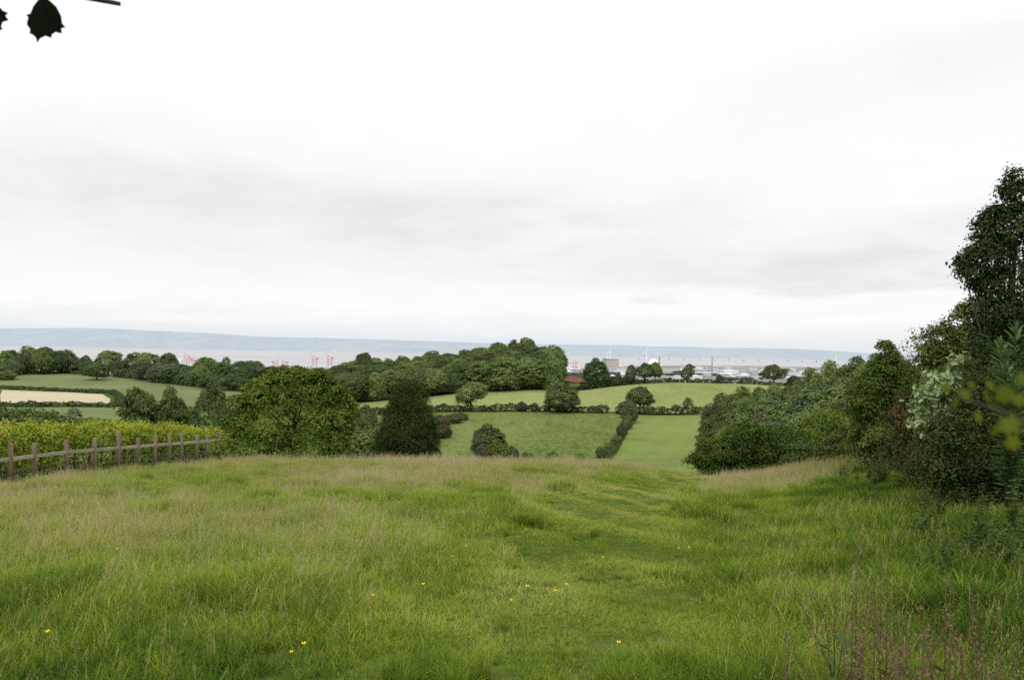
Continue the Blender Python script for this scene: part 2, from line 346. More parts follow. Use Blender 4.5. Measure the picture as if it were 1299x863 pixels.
KIND = {
 'dome': kind(1, ball, .042, 330, 9, .075, 30, .03),
 'domeb': kind(2, dome, .045, 330, 9, .08, 34, .03),
 'oval': kind(3, oval, .042, 320, 9, .07, 26, .06),
 'spread': kind(4, spread, .04, 300, 9, .07, 22, .24, r_tr=.03),
 'ragged': kind(5, ragged, .042, 260, 9, .07, 14, .12),
 'lean': kind(6, lean, .042, 300, 9, .065, 24, .2),
 'sparse': kind(7, ragged, .04, 130, 8, .06, 8, .25, r_tr=.03),
 'low': kind(8, low, .075, 300, 9, .10, 16, .0, r_tr=.03),
 'spreadb': kind(9, spread, .036, 480, 11, .06, 40, .2, r_tr=.03),
 'domec': kind(10, ball, .036, 520, 11, .06, 46, .03),
}
def plant(name, cat, label, k, mat, px, top, w, d=None, base=None, group=None, rot=None, dz=0, crown='crown'):
    """a tree or bush at column px: foot on the ground at depth d (or where row base meets the ground), top seen at row top, w pixels wide"""
    if d is None: d = gnd(px, base)[1]
    p = at(px, top, d); z0 = float(hgt(p[0], p[1])) + dz
    H = max(p[2] - z0, .8); W = w * d / F
    K = KIND[k]
    if mat not in K['cache']: K['cache'][mat] = leaves(crown, K['P'], K['N'], K['S'], M[mat], rng=np.random.default_rng(K['seed']))
    root = empty(name, (p[0], p[1], z0), rot if rot is not None else random.uniform(0, 6.28))
    root.scale = (W / .96, W / .96, H / .99)
    tag(root, label, cat, group)
    link('trunk', K['trunk'], root); link(crown, K['cache'][mat], root)
    return root

# ------------------------------------------------------------------ setting: ground
def grid_mesh(name, X, Yg, Z, mat):
    a, b = X.shape
    idx = np.arange(a * b).reshape(a, b)
    Q = np.stack([idx[:-1, :-1], idx[1:, :-1], idx[1:, 1:], idx[:-1, 1:]], -1).reshape(-1, 4)
    return np_mesh(name, np.stack([X, Yg, Z], -1).reshape(-1, 3), Q, mat, smooth=True)
M['ground'] = field_mat('rough_grass_ground', [(.2, (.04, .06, .014)), (.5, (.075, .105, .024)), (.8, (.12, .145, .04))], mid=.4, fine=4)
az = np.concatenate([np.linspace(-math.pi, -.75, 40, endpoint=False), np.linspace(-.75, .75, 420), np.linspace(.75, math.pi, 41)[1:]])
rr = np.exp(np.linspace(math.log(.3), math.log(2650), 420))
A, RR = np.meshgrid(az, rr, indexing='ij')
X, Yy = RR * np.sin(A), RR * np.cos(A)
tag(link('ground', grid_mesh('ground', X, Yy, hgt(X, Yy), M['ground'])), kind='structure')

def sheet(name, poly_px, mat, lift=.12, step=6.0, dmin=60, world=None):
    """a field laid on the ground inside a polygon of photo pixels"""
    pts = world or [gnd(a, b, dmin)[:2] for a, b in poly_px]
    pts = [np.array(p) for p in pts]
    B = []
    for i, p in enumerate(pts):
        q = pts[(i + 1) % len(pts)]; m = max(1, int(np.linalg.norm(q - p) / step))
        B += [p + (q - p) * t / m for t in range(m)]
    B = np.array(B)
    x0, y0 = B.min(0); x1, y1 = B.max(0)
    gx, gy = np.meshgrid(np.arange(x0, x1, step), np.arange(y0, y1, step)); g = np.stack([gx.ravel(), gy.ravel()], 1) + .37
    ins = np.zeros(len(g), bool)
    for i in range(len(B)):
        p, q = B[i], B[(i + 1) % len(B)]
        c = ((p[1] > g[:, 1]) != (q[1] > g[:, 1]))
        xs = (q[0] - p[0]) * (g[:, 1] - p[1]) / (q[1] - p[1] + 1e-12) + p[0]
        ins ^= c & (g[:, 0] < xs)
    g = g[ins]
    allp = [Vector(p) for p in B] + [Vector(p) for p in g]
    n = len(B)
    v, e, f, *_ = delaunay_2d_cdt(allp, [(i, (i + 1) % n) for i in range(n)], [list(range(n))], 1, 1e-4)
    v = np.array([(a.x, a.y) for a in v])
    V = np.column_stack([v, hgt(v[:, 0], v[:, 1]) + lift])
    tri = np.array([list(t)[:3] for t in f if len(t) == 3])
    o = link(name, np_mesh(name, V, tri, mat, smooth=True)); tag(o, kind='structure')
    return o
M['pasture'] = field_mat('pasture', [(.2, (0.1400, 0.1680, 0.0538)), (.5, (0.2016, 0.2296, 0.0829)), (.85, (0.2464, 0.2632, 0.1064))], big=.015, mid=.12, fine=.9, wts=(.4, .3, .35), stretch=(1, .35, 1), lines=(1.2, 5, .10))
M['rough'] = field_mat('rough_pasture', [(.1, (0.0605, 0.0825, 0.0220)), (.42, (0.1012, 0.1342, 0.0374)), (.62, (0.1298, 0.1595, 0.0506)), (.9, (0.1705, 0.1815, 0.0715))], big=.03, mid=.22, fine=.9, wts=(.4, .3, .55), stretch=(1, .3, 1), bump=.5)
M['lush'] = field_mat('lush_pasture', [(.2, (0.0978, 0.1357, 0.0368)), (.5, (0.1380, 0.1782, 0.0517)), (.85, (0.1840, 0.2127, 0.0713))], big=.025, mid=.15, fine=1.4, wts=(.4, .25, .25), lines=(.35, 6, .07))
M['leftp'] = field_mat('left_pasture', [(.2, (0.0952, 0.1176, 0.0504)), (.5, (0.1366, 0.1624, 0.0717)), (.85, (0.1736, 0.1960, 0.0918))], big=.02, mid=.1, fine=.8, wts=(.5, .3, .25), lines=(1.4, 7, .12))
M['hay'] = field_mat('cut_hay', [(.2, (.33, .28, .19)), (.5, (.42, .365, .255)), (.85, (.48, .42, .31))], big=.02, mid=.2, fine=1, wts=(.4, .2, .2), stretch=(.3, 1, 1))
M['plough'] = field_mat('ploughed_soil', [(.2, (.095, .045, .032)), (.5, (.13, .064, .044)), (.85, (.17, .088, .06))], big=.02, mid=.2, fine=1)
M['litter'] = field_mat('woodland_floor', [(.2, (.012, .018, .008)), (.5, (.025, .034, .014)), (.85, (.045, .055, .022))])
up_world = [gnd(*p)[:2] for p in [(545, 520), (620, 522), (700, 523), (770, 523), (800, 524), (860, 526), (905, 527)]] + [at(940, 505, 285)[:2], at(1010, 491, 325)[:2], at(1010, 489, 334)[:2], at(950, 485, 336)[:2], at(850, 481, 336)[:2], at(800, 485, 334)[:2], at(760, 491, 330)[:2], at(728, 496, 318)[:2], at(690, 494, 303)[:2], at(640, 498, 300)[:2], at(600, 501, 300)[:2], at(560, 508, 300)[:2], at(520, 509, 300)[:2], at(430, 516, 300)[:2], at(430, 520, 292)[:2]]
sheet('pasture_field', None, M['pasture'], world=up_world)
sheet('rough_field', None, M['rough'], world=[at(430, 570, 105)[:2], at(560, 580, 105)[:2], at(750, 585, 105)[:2], at(768, 585, 150)[:2], at(800, 528, 243)[:2], at(700, 527, 249)[:2], at(620, 526, 250)[:2], at(540, 525, 250)[:2], at(430, 535, 255)[:2]])
sheet('lush_field', None, M['lush'], world=[at(772, 590, 148)[:2], at(755, 590, 92)[:2], at(960, 595, 92)[:2], at(935, 595, 148)[:2], at(925, 532, 238)[:2], at(806, 530, 242)[:2]])
left_world = [at(-60, 500, 336)[:2], at(0, 495, 337)[:2], at(146, 504, 337)[:2], at(146, 520, 250)[:2], at(300, 525, 250)[:2], at(310, 500, 350)[:2], at(240, 491, 362)[:2], at(190, 482, 395)[:2], at(120, 474, 418)[:2], at(60, 472, 424)[:2], at(20, 474, 418)[:2], at(-60, 478, 400)[:2]]
sheet('hill_pasture', None, M['leftp'], world=left_world)
sheet('hay_field', None, M['hay'], lift=.2, world=[at(1, 513, 276)[:2], at(0, 503, 305)[:2], at(3, 497, 327)[:2], at(40, 497.5, 328)[:2], at(90, 500, 328)[:2], at(130, 503, 325)[:2], at(140, 509, 305)[:2], at(138, 515, 279)[:2], at(70, 514, 276)[:2]])
sheet('low_pasture', None, M['leftp'], lift=.16, world=[at(-30, 519, 262)[:2], at(140, 520, 262)[:2], at(170, 528, 215)[:2], at(-30, 530, 225)[:2]])
sheet('ploughed_field', None, M['plough'], lift=.4, world=[at(712, 487, 455)[:2], at(712, 475, 640)[:2], at(780, 475, 640)[:2], at(780, 489, 455)[:2]])
sheet('woodland_floor', None, M['litter'], lift=.2, world=[at(400, 520, 305)[:2], at(520, 508, 306)[:2], at(600, 499, 305)[:2], at(700, 492, 306)[:2], at(722, 490, 320)[:2], at(722, 480, 480)[:2], at(400, 480, 480)[:2]])

# ------------------------------------------------------------------ coastal plain, water, far shore
SEA = EYE[2] - 101.5
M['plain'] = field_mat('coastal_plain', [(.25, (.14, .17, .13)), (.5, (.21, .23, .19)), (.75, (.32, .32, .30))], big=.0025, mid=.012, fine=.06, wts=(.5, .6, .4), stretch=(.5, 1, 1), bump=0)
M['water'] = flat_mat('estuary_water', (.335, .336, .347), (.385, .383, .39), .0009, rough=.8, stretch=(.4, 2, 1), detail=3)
def ground_at(px, py, z):
    v = at(px, py, 1.0) - EYE
    return EYE + v * ((z - EYE[2]) / v[2])
shore = [(-500, 467.5), (0, 467), (250, 468), (400, 467), (560, 466.5), (720, 466), (800, 464.8), (870, 464), (960, 464.5), (1060, 466.5), (1150, 469), (1500, 476)]
sp = [ground_at(a, b, SEA + .5) for a, b in shore]
V = [(-6000, 1800, SEA + .5)] + [(p[0], p[1], SEA + .5) for p in sp] + [(6000, 1800, SEA + .5)]
me = bpy.data.meshes.new('coastal_plain'); me.from_pydata([tuple(map(float, v)) for v in V], [], [list(range(len(V)))[::-1]]); me.materials.append(M['plain'])
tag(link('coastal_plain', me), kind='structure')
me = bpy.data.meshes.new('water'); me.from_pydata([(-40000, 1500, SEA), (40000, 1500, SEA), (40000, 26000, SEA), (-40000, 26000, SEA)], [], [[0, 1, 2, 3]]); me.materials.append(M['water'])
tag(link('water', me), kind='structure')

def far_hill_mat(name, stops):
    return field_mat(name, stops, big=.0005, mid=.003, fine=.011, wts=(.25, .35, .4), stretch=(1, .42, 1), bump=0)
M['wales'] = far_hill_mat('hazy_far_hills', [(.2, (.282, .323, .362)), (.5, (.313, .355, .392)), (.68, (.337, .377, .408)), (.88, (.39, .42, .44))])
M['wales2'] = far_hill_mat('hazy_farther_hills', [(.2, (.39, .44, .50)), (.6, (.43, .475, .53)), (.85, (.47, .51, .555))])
def hills(name, ridge, d0, d1, mat, seed, rough=1.0):
    rng = np.random.default_rng(seed)
    pxs = np.linspace(-500, 1800, 420)
    top = np.interp(pxs, [a for a, b in ridge], [b for a, b in ridge])
    k = np.ones(9) / 9; top = np.convolve(np.pad(top, 4, mode='edge'), k, 'valid')
    t = np.linspace(0, 1, 26)
    X = np.zeros((len(pxs), 27)); Yg = X.copy(); Z = X.copy()
    for i, (p, tp) in enumerate(zip(pxs, top)):
        zt = at(p, tp, d1)[2]
        for j, s in enumerate(t):
            d = d0 + (d1 - d0) * s; q = at(p, 440, d)
            prof = (s ** .8)
            w = rough * 14 * math.sin(p * .05 + 4 * s + 2 * math.sin(p * .013)) * math.sin(s * 3.1416 * 3 + p * .02) * math.sin(math.pi * s)
            X[i, j], Yg[i, j], Z[i, j] = q[0], d, SEA - 1 + (zt - SEA) * prof + w * (0 if s in (0, 1) else 1)
        q = at(p, 440, d1 * 1.15); X[i, 26], Yg[i, 26], Z[i, 26] = q[0], d1 * 1.15, SEA
    tag(link(name, grid_mesh(name, X, Yg, Z, mat)), kind='structure')
ridge1 = [(-500, 412), (0, 416.5), (110, 416), (140, 417), (200, 420), (250, 422), (290, 424), (320, 427), (420, 429), (580, 434), (650, 436), (700, 437), (760, 438), (800, 437.5), (830, 440.5), (870, 438.5), (895, 442), (960, 441.5), (1030, 443.5), (1060, 445.5), (1100, 448), (1150, 450), (1800, 462)]
ridge2 = [(-500, 430), (300, 432), (500, 434), (560, 432), (600, 430), (640, 429.5), (680, 432.5), (740, 435), (830, 441), (1800, 460)]
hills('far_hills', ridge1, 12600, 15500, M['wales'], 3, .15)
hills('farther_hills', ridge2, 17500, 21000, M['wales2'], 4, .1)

# ------------------------------------------------------------------ port and town on the plain
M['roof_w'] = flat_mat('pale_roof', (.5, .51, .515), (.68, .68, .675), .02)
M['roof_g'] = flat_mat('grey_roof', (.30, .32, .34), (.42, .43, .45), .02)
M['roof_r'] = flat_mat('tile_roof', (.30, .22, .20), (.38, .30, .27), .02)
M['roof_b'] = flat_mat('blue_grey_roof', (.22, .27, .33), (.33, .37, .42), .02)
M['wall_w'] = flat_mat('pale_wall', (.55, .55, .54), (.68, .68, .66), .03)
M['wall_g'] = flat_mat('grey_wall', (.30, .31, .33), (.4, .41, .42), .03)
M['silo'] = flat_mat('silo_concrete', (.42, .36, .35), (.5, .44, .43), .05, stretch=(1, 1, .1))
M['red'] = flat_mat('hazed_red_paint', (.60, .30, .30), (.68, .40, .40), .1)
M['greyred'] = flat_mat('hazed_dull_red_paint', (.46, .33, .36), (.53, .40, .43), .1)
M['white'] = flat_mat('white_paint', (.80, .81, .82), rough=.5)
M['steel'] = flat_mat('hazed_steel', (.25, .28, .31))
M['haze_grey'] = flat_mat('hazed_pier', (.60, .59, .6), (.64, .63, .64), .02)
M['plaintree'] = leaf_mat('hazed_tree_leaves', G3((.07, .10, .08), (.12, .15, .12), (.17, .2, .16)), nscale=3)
def shed(px, py, wpx, hm, depth, wall, roof, label, name='warehouse', cat='warehouse', group='warehouses on the port land', rz=0):
    p = ground_at(px, py, SEA + .5); d = p[1]; w = wpx * d / F
    root = empty(name, p, rz)
    b = MB(); b.box((0, 0, hm / 2), (w, depth, hm)); link('wall', b.mesh('wall', M[wall]), root)
    r = MB(); hw, hd, rz_ = w / 2 + 1, depth / 2 + 1, hm + depth * .07
    r.add([(-hw, -hd, hm - .05), (hw, -hd, hm - .05), (hw, 0, rz_), (-hw, 0, rz_), (hw, hd, hm - .05), (-hw, hd, hm - .05)], [[0, 1, 2, 3], [3, 2, 4, 5]], [[0, 3, 5], [1, 4, 2]])
    link('roof', r.mesh('roof', M[roof]), root)
    tag(root, label, cat, group)
    return root
rs = random.Random(3)
TONE = {'roof_w': 'white', 'roof_g': 'grey', 'roof_r': 'brownish', 'roof_b': 'blue-grey'}
def zone(px):
    return ('between the wood and the round ridge tree' if px < 750 else 'behind the ridge trees' if px < 845 else 'between the sparse ridge tree and the lattice mast' if px < 905 else
            'between the lattice mast and the two-stemmed ridge tree' if px < 985 else 'beyond the two-stemmed ridge tree')
def size_word(w): return 'long' if w > 22 else 'mid-sized' if w > 11 else 'small'
def row_word(py): return 'far' if py < 469 else 'middle' if py < 474.5 else 'near'
for i in range(150):
    px = rs.choice([rs.uniform(716, 800), rs.uniform(860, 990), rs.uniform(870, 1000), rs.uniform(990, 1110)])
    t = rs.random(); lo = 467.0 if px < 960 else 469.5
    py = lo + t * (14.5 if px > 760 else 8)
    w = rs.choice([rs.uniform(4, 9), rs.uniform(6, 14), rs.uniform(14, 30)]) * (.7 + .5 * t)
    if px + w / 2 > 1118: continue
    roof = rs.choice(['roof_w'] * 4 + ['roof_g'] * 3 + ['roof_r', 'roof_b', 'roof_b'])
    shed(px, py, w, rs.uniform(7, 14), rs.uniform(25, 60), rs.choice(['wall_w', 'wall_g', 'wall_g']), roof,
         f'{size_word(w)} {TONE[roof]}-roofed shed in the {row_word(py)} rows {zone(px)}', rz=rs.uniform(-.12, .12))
for i in range(80):        # tree belts of the plain
    px = rs.choice([rs.uniform(720, 800), rs.uniform(850, 1110), rs.uniform(960, 1110)]); py = rs.uniform(468.5, 483)
    p = ground_at(px, py, SEA + .5); K = KIND['low']
    if 'plaintree' not in K['cache']: K['cache']['plaintree'] = leaves('crown', K['P'], K['N'], K['S'], M['plaintree'])
    root = empty('plain_tree', p, rs.uniform(0, 6)); root.scale = (rs.uniform(25, 80), 18, rs.uniform(8, 13))
    root.rotation_euler.z = rs.uniform(-.2, .2)
    link('crown', K['cache']['plaintree'], root); link('trunk', K['trunk'], root)
    tag(root, f'hazy tree clump in the {row_word(py)} rows {zone(px)}', 'tree', 'hazy trees among the port sheds')
# grain silo
p = ground_at(776, 468, SEA + .5); d = p[1]; u = d / F
root = empty('grain_silo', p)
b = MB(); b.box((0, 0, 5.6 * u), (16 * u, 60, 11.2 * u)); link('storage_block', b.mesh('storage_block', M['silo']), root)
b = MB(); b.box((-10 * u, 0, 6.8 * u), (4 * u, 40, 13.6 * u)); link('tower', b.mesh('tower', M['wall_g']), root)
b = MB(); b.box((0, 0, 11.2 * u + 4), (17 * u, 62, 6)); link('roof', b.mesh('roof', M['roof_g']), root)
tag(root, 'tall pinkish grey grain silo block with a darker tower, behind the ridge trees', 'silo')
# domes with stack
p = ground_at(829, 466.5, SEA + .5); u = p[1] / F
root = empty('storage_dome', p)
def dome_mesh(name, r, h, mat):
    V = []; Q = []; n, m = 14, 6
    for j in range(m + 1):
        a = j / m * math.pi / 2
        for i in range(n): V.append((r * math.cos(a) * math.cos(2 * math.pi * i / n), r * math.cos(a) * math.sin(2 * math.pi * i / n), h * math.sin(a)))
    for j in range(m):
        for i in range(n): Q.append([j * n + i, j * n + (i + 1) % n, (j + 1) * n + (i + 1) % n, (j + 1) * n + i])
    return np_mesh(name, V, np.array(Q), M[mat], smooth=True)
link('shell', dome_mesh('shell', 8 * u, 11 * u, 'white'), root)
tag(root, 'white rounded storage dome showing above the twin ridge trees', 'dome')
root = empty('chimney_stack', ground_at(836.5, 467, SEA + .5))
b = MB(); b.tube([(0, 0, 0), (0, 0, 15 * u)], [.75 * u, .5 * u], 8); link('shaft', b.mesh('shaft', M['steel']), root)
b = MB(); b.tube([(0, 0, 12 * u), (0, 0, 12.8 * u)], [1.0 * u, 1.0 * u], 8); link('collar', b.mesh('collar', M['roof_r']), root)
tag(root, 'slim dark chimney stack beside the white storage dome', 'chimney')
# lattice mast
p = ground_at(903, 481, SEA + .5); u = p[1] / F
root = empty('lattice_mast', p); hgm = 29 * u
b = MB()
for sx, sy in ((-1, -1), (1, -1), (1, 1), (-1, 1)): b.tube([(sx * .9 * u, sy * .9 * u, 0), (sx * .2 * u, sy * .2 * u, hgm)], .16 * u, 4)
for j in range(9):
    z0, z1 = hgm * j / 9, hgm * (j + 1) / 9; w0, w1 = (.9 - .7 * j / 9) * u, (.9 - .7 * (j + 1) / 9) * u
    b.tube([(-w0, -w0, z0), (w1, -w1, z1)], .08 * u, 4); b.tube([(w0, w0, z0), (-w1, w1, z1)], .08 * u, 4)
link('tower', b.mesh('tower', M['steel']), root)
b = MB(); b.tube([(0, 0, hgm), (0, 0, hgm + 1.6 * u)], .06 * u, 4); link('antenna', b.mesh('antenna', M['steel']), root)
tag(root, 'thin dark lattice mast rising from the port sheds', 'mast')
# cranes: portal with legs, back tie and a boom, up or level
def crane(px, base, top, w, mat, boom, label, d_from=None, flip=1):
    p = ground_at(px, base, SEA + .5); u = p[1] / F; H = (base - top) * u; W = w * u
    root = empty('harbour_crane', p); t = .34 * u
    for sx in (-1, 1):
        b = MB()
        for y in (-W * .35, W * .35): b.tube([(sx * W * .28, y, 0), (sx * W * .24, y, H * .5)], t, 5)
        link('leg', b.mesh('leg', M[mat]), root)
    b = MB(); b.box((0, 0, H * .5), (W * .66, W * .8, t * 2.2)); b.box((0, 0, H * .28), (W * .6, W * .75, t * 1.2)); link('portal_beam', b.mesh('portal_beam', M[mat]), root)
    b = MB(); b.tube([(-flip * W * .2, 0, H * .5), (-flip * W * .12, 0, H * .8)], t, 5); b.tube([(flip * W * .24, 0, H * .5), (-flip * W * .12, 0, H * .8)], t * .8, 5); link('mast', b.mesh('mast', M[mat]), root)
    b = MB()
    if boom == 'up': b.tube([(-flip * W * .3, 0, H * .5), (-flip * W * .52, 0, H)], [t * 1.3, t * .7], 5)
    else: b.tube([(-flip * W * .3, 0, H * .56), (-flip * W * 1.3, 0, H * .58)], [t * 1.1, t * .7], 5)
    b.tube([(flip * W * .2, 0, H * .56), (flip * W * .75, 0, H * .57)], t, 5)
    link('boom', b.mesh('boom', M[mat]), root)
    b = MB(); b.box((flip * W * .35, 0, H * .62), (W * .3, W * .3, H * .1)); link('machine_house', b.mesh('machine_house', M[mat]), root)
    tag(root, label, 'crane', 'harbour cranes at the water')
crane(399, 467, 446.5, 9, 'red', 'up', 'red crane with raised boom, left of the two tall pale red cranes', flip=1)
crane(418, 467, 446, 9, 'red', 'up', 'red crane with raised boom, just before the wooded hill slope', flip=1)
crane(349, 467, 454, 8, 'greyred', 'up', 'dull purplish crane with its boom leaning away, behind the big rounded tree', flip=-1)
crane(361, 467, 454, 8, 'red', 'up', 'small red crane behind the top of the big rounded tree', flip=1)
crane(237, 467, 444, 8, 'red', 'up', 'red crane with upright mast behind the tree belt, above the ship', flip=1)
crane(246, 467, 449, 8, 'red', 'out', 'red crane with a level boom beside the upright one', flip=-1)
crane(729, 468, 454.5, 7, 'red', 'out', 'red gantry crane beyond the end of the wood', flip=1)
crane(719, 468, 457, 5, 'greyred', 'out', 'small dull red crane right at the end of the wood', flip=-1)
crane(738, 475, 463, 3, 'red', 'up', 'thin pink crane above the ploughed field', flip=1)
# ship and jetty
p = ground_at(236, 467, SEA + .5); u = p[1] / F
root = empty('cargo_ship', p)
L_, Wd, Hh = 22 * u, 30, 3 * u
V = [(-L_ / 2, -Wd / 2, 0), (L_ * .42, -Wd / 2, 0), (L_ / 2, 0, 0), (L_ * .42, Wd / 2, 0), (-L_ / 2, Wd / 2, 0)]
V2 = [(x * 1.03, y, Hh) for x, y, z in V]
me = bpy.data.meshes.new('hull'); me.from_pydata(V + V2, [], [[0, 1, 6, 5], [1, 2, 7, 6], [2, 3, 8, 7], [3, 4, 9, 8], [4, 0, 5, 9], [5, 6, 7, 8, 9]]); me.materials.append(M['greyred']); link('hull', me, root)
b = MB(); b.box((-L_ * .36, 0, Hh + 3.8 * u), (5 * u, 24, 7.6 * u)); b.box((-L_ * .36, 0, Hh + 8.2 * u), (3 * u, 14, 1.2 * u)); link('superstructure', b.mesh('superstructure', M['white']), root)
b = MB(); b.box((L_ * .1, 0, Hh + 1 * u), (14 * u, 22, 2 * u)); link('deck_cargo', b.mesh('deck_cargo', M['wall_w']), root)
tag(root, 'ship with white superstructure and red hull behind the tree belt', 'ship')
p = ground_at(378, 466.6, SEA + .5); u = p[1] / F
root = empty('jetty', p)
b = MB(); b.box((0, 0, 1.6 * u), (34 * u, 14, .55 * u)); link('deck', b.mesh('deck', M['steel']), root)
b = MB()
for j in range(9): b.box(((-16 + 4 * j) * u, 0, .6 * u), (.4 * u, 8, 1.6 * u))
link('piles', b.mesh('piles', M['steel']), root)
tag(root, 'low grey jetty between the dull small cranes and the tall red ones', 'jetty')
# wind turbines
def turbine(px, base, hub, blade, label, rot):
    p = ground_at(px, base, SEA + .5); u = p[1] / F; H = (base - hub) * u; Lb = blade * u
    root = empty('wind_turbine', p)
    b = MB(); b.tube([(0, 0, 0), (0, 0, H)], [.55 * u, .3 * u], 10); link('tower', b.mesh('tower', M['white'], True), root)
    b = MB(); b.box((0, -.2 * u, H + .1 * u), (.6 * u, 1.6 * u, .7 * u)); link('nacelle', b.mesh('nacelle', M['white']), root)
    for k in range(3):
        a = rot + k * 2 * math.pi / 3; dx, dz = math.sin(a), math.cos(a)
        b = MB(); q = np.array([0, -1.2 * u, H]); e = np.array([dx, 0, dz])
        b.tube([q, q + e * Lb * .25, q + e * Lb * .7, q + e * Lb], [.2 * u, .36 * u, .24 * u, .08 * u], 6)
        link('blade', b.mesh('blade', M['white'], True), root)
    tag(root, label, 'wind turbine', 'white wind turbines by the estuary')
turbine(773.5, 467, 447, 6, 'pale wind turbine standing behind the grain silo', .3)
turbine(770, 467, 448, 5.5, 'pale wind turbine close beside another behind the silo tower', .9)
turbine(820, 466.5, 446, 6, 'faint wind turbine above the twin ridge trees', .1)
turbine(979.5, 469, 456, 8.5, 'white wind turbine directly above the two-stemmed ridge tree', -.9)
turbine(1061, 470, 451, 7, 'bright white wind turbine before the far wood edge', -.45)
turbine(1094, 472, 456, 5, 'small white turbine half hidden by the nearer woodland', .6)
turbine(1111, 474, 455, 5, 'small white turbine next to the tall dark hedge tree', 1.2)
# estuary bridge
pA, pB = ground_at(800, 456.6, SEA), ground_at(1045, 460.6, SEA)
root = empty('estuary_bridge', (pA + pB) / 2); ctr = (pA + pB) / 2
ang = math.atan2(pB[1] - pA[1], pB[0] - pA[0]); root.rotation_euler.z = ang
Lg = np.linalg.norm((pB - pA)[:2])
b = MB(); b.box((0, 0, 30), (Lg, 30, 5)); link('deck', b.mesh('deck', M['wall_w']), root)
for j in range(13):
    b = MB(); b.box((-Lg / 2 + Lg * (j + .5) / 13, 0, 13), (4, 20, 27)); link('pier', b.mesh('pier', M['haze_grey']), root)
tag(root, 'long low pale bridge on many piers crossing the estuary under the far hills', 'bridge')

# ------------------------------------------------------------------ trees of the middle distance
rt = random.Random(21)
def curve(pts): 
    xs, ys = [a for a, b in pts], [b for a, b in pts]
    return lambda x: float(np.interp(x, xs, ys))
# hill wood
sky = curve([(395, 464), (430, 458), (455, 450), (480, 454), (500, 451), (520, 453), (540, 448), (560, 445), (580, 443), (595, 440), (610, 435), (630, 435), (650, 434), (665, 434), (690, 438), (705, 442), (715, 452)])
frt = curve([(395, 478), (450, 474), (500, 473), (550, 470), (600, 460), (650, 455), (700, 454), (715, 460)])
TW = {'far_dark': 'dark green', 'far_mid': 'mid green', 'far_pale': 'pale green', 'far_olive': 'olive green', 'far_blue': 'bluish green', 'far_brown': 'brownish'}
def hz(px):
    return 'above the rounded sycamore' if px < 470 else 'above the dark conifer' if px < 560 else 'above the leaning hedge tree' if px < 640 else 'near the ploughed field'
front = [(412, 'domeb', 'far_mid', 30), (447, 'dome', 'far_pale', 46), (478, 'oval', 'far_mid', 26), (505, 'ragged', 'far_pale', 28), (530, 'domeb', 'far_pale', 28), (553, 'dome', 'far_mid', 40), (583, 'domeb', 'far_dark', 32),
         (612, 'dome', 'far_mid', 46), (643, 'domeb', 'far_mid', 48), (672, 'dome', 'far_mid', 44), (700, 'oval', 'far_mid', 34)]
FL = ['rounded tree at the bottom left end of the hill wood', 'broad pale green tree at the foot of the hill wood beside the sycamore', 'narrow tree at the wood edge, directly left of the conifer top',
      'ragged pale green tree at the wood edge behind the conifer top', 'pale round tree at the wood edge just right of the conifer top', 'bright domed tree at the wood edge midway between conifer and leaning hedge tree',
      'dark domed tree at the wood edge behind the leaning hedge tree', 'wide domed tree at the wood edge just right of the leaning hedge tree', 'biggest smooth-domed tree along the front edge of the hill wood',
      'domed tree at the wood edge with a purplish patch, above the clumped hedge tree', 'last upright tree at the right end of the hill wood, by the ploughed field']
for (px, k, m, w), lb in zip(front, FL):
    d = float(np.interp(px, [400, 520, 600, 720], [304, 305, 306, 304]))
    plant('broadleaf_tree', 'tree', lb, k, m, px, frt(px) + rt.uniform(-2, 1), w * (1.12 if px < 690 else .95), d=d, group='trees of the hill wood')
rows = [(.14, 322), (.3, 345), (.46, 368), (.62, 392), (.8, 418), (1.0, 446)]
for t, d in rows:
    px = 392 + rt.uniform(0, 12)
    while px < 716:
        top = frt(px) * (1 - t) + sky(px) * t
        w = rt.uniform(30, 46) * 300 / d * 1.1
        px1 = px + w * .36
        if px1 + w * .46 > 717: w = rt.uniform(22, 28); px1 = min(px1, 717 - w * .46)
        if not (t > .9 and px1 < 430):
            m = rt.choice(['far_mid'] * 4 + ['far_dark'] * 4 + ['far_olive'] * 2 + ['far_pale', 'far_brown' if t < .5 else 'far_mid'])
            z = 'lower slope' if t < .4 else 'middle slope' if t < .7 else 'skyline'
            plant('broadleaf_tree', 'tree', f'{TW[m]} tree on the {z} of the hill wood {hz(px1)}', rt.choice(['dome', 'domeb', 'dome', 'oval', 'ragged']), m, px1, top + rt.uniform(-2.2, 3.0), w, d=d + rt.uniform(-6, 6), group='trees of the hill wood')
        px += w * .72
plant('broadleaf_tree', 'tree', 'small dark tree standing up from the hill wood skyline against the water', 'dome', 'far_dark', 463, 446.5, 22, d=400, group='trees of the hill wood')
plant('broadleaf_tree', 'tree', 'tallest pale green tree on the hill wood skyline', 'domeb', 'far_pale', 668, 430.5, 30, d=440, group='trees of the hill wood')
plant('broadleaf_tree', 'tree', 'feathery tree leaning out at the right end of the hill wood skyline', 'sparse', 'far_mid', 707, 439, 22, d=430, group='trees of the hill wood')
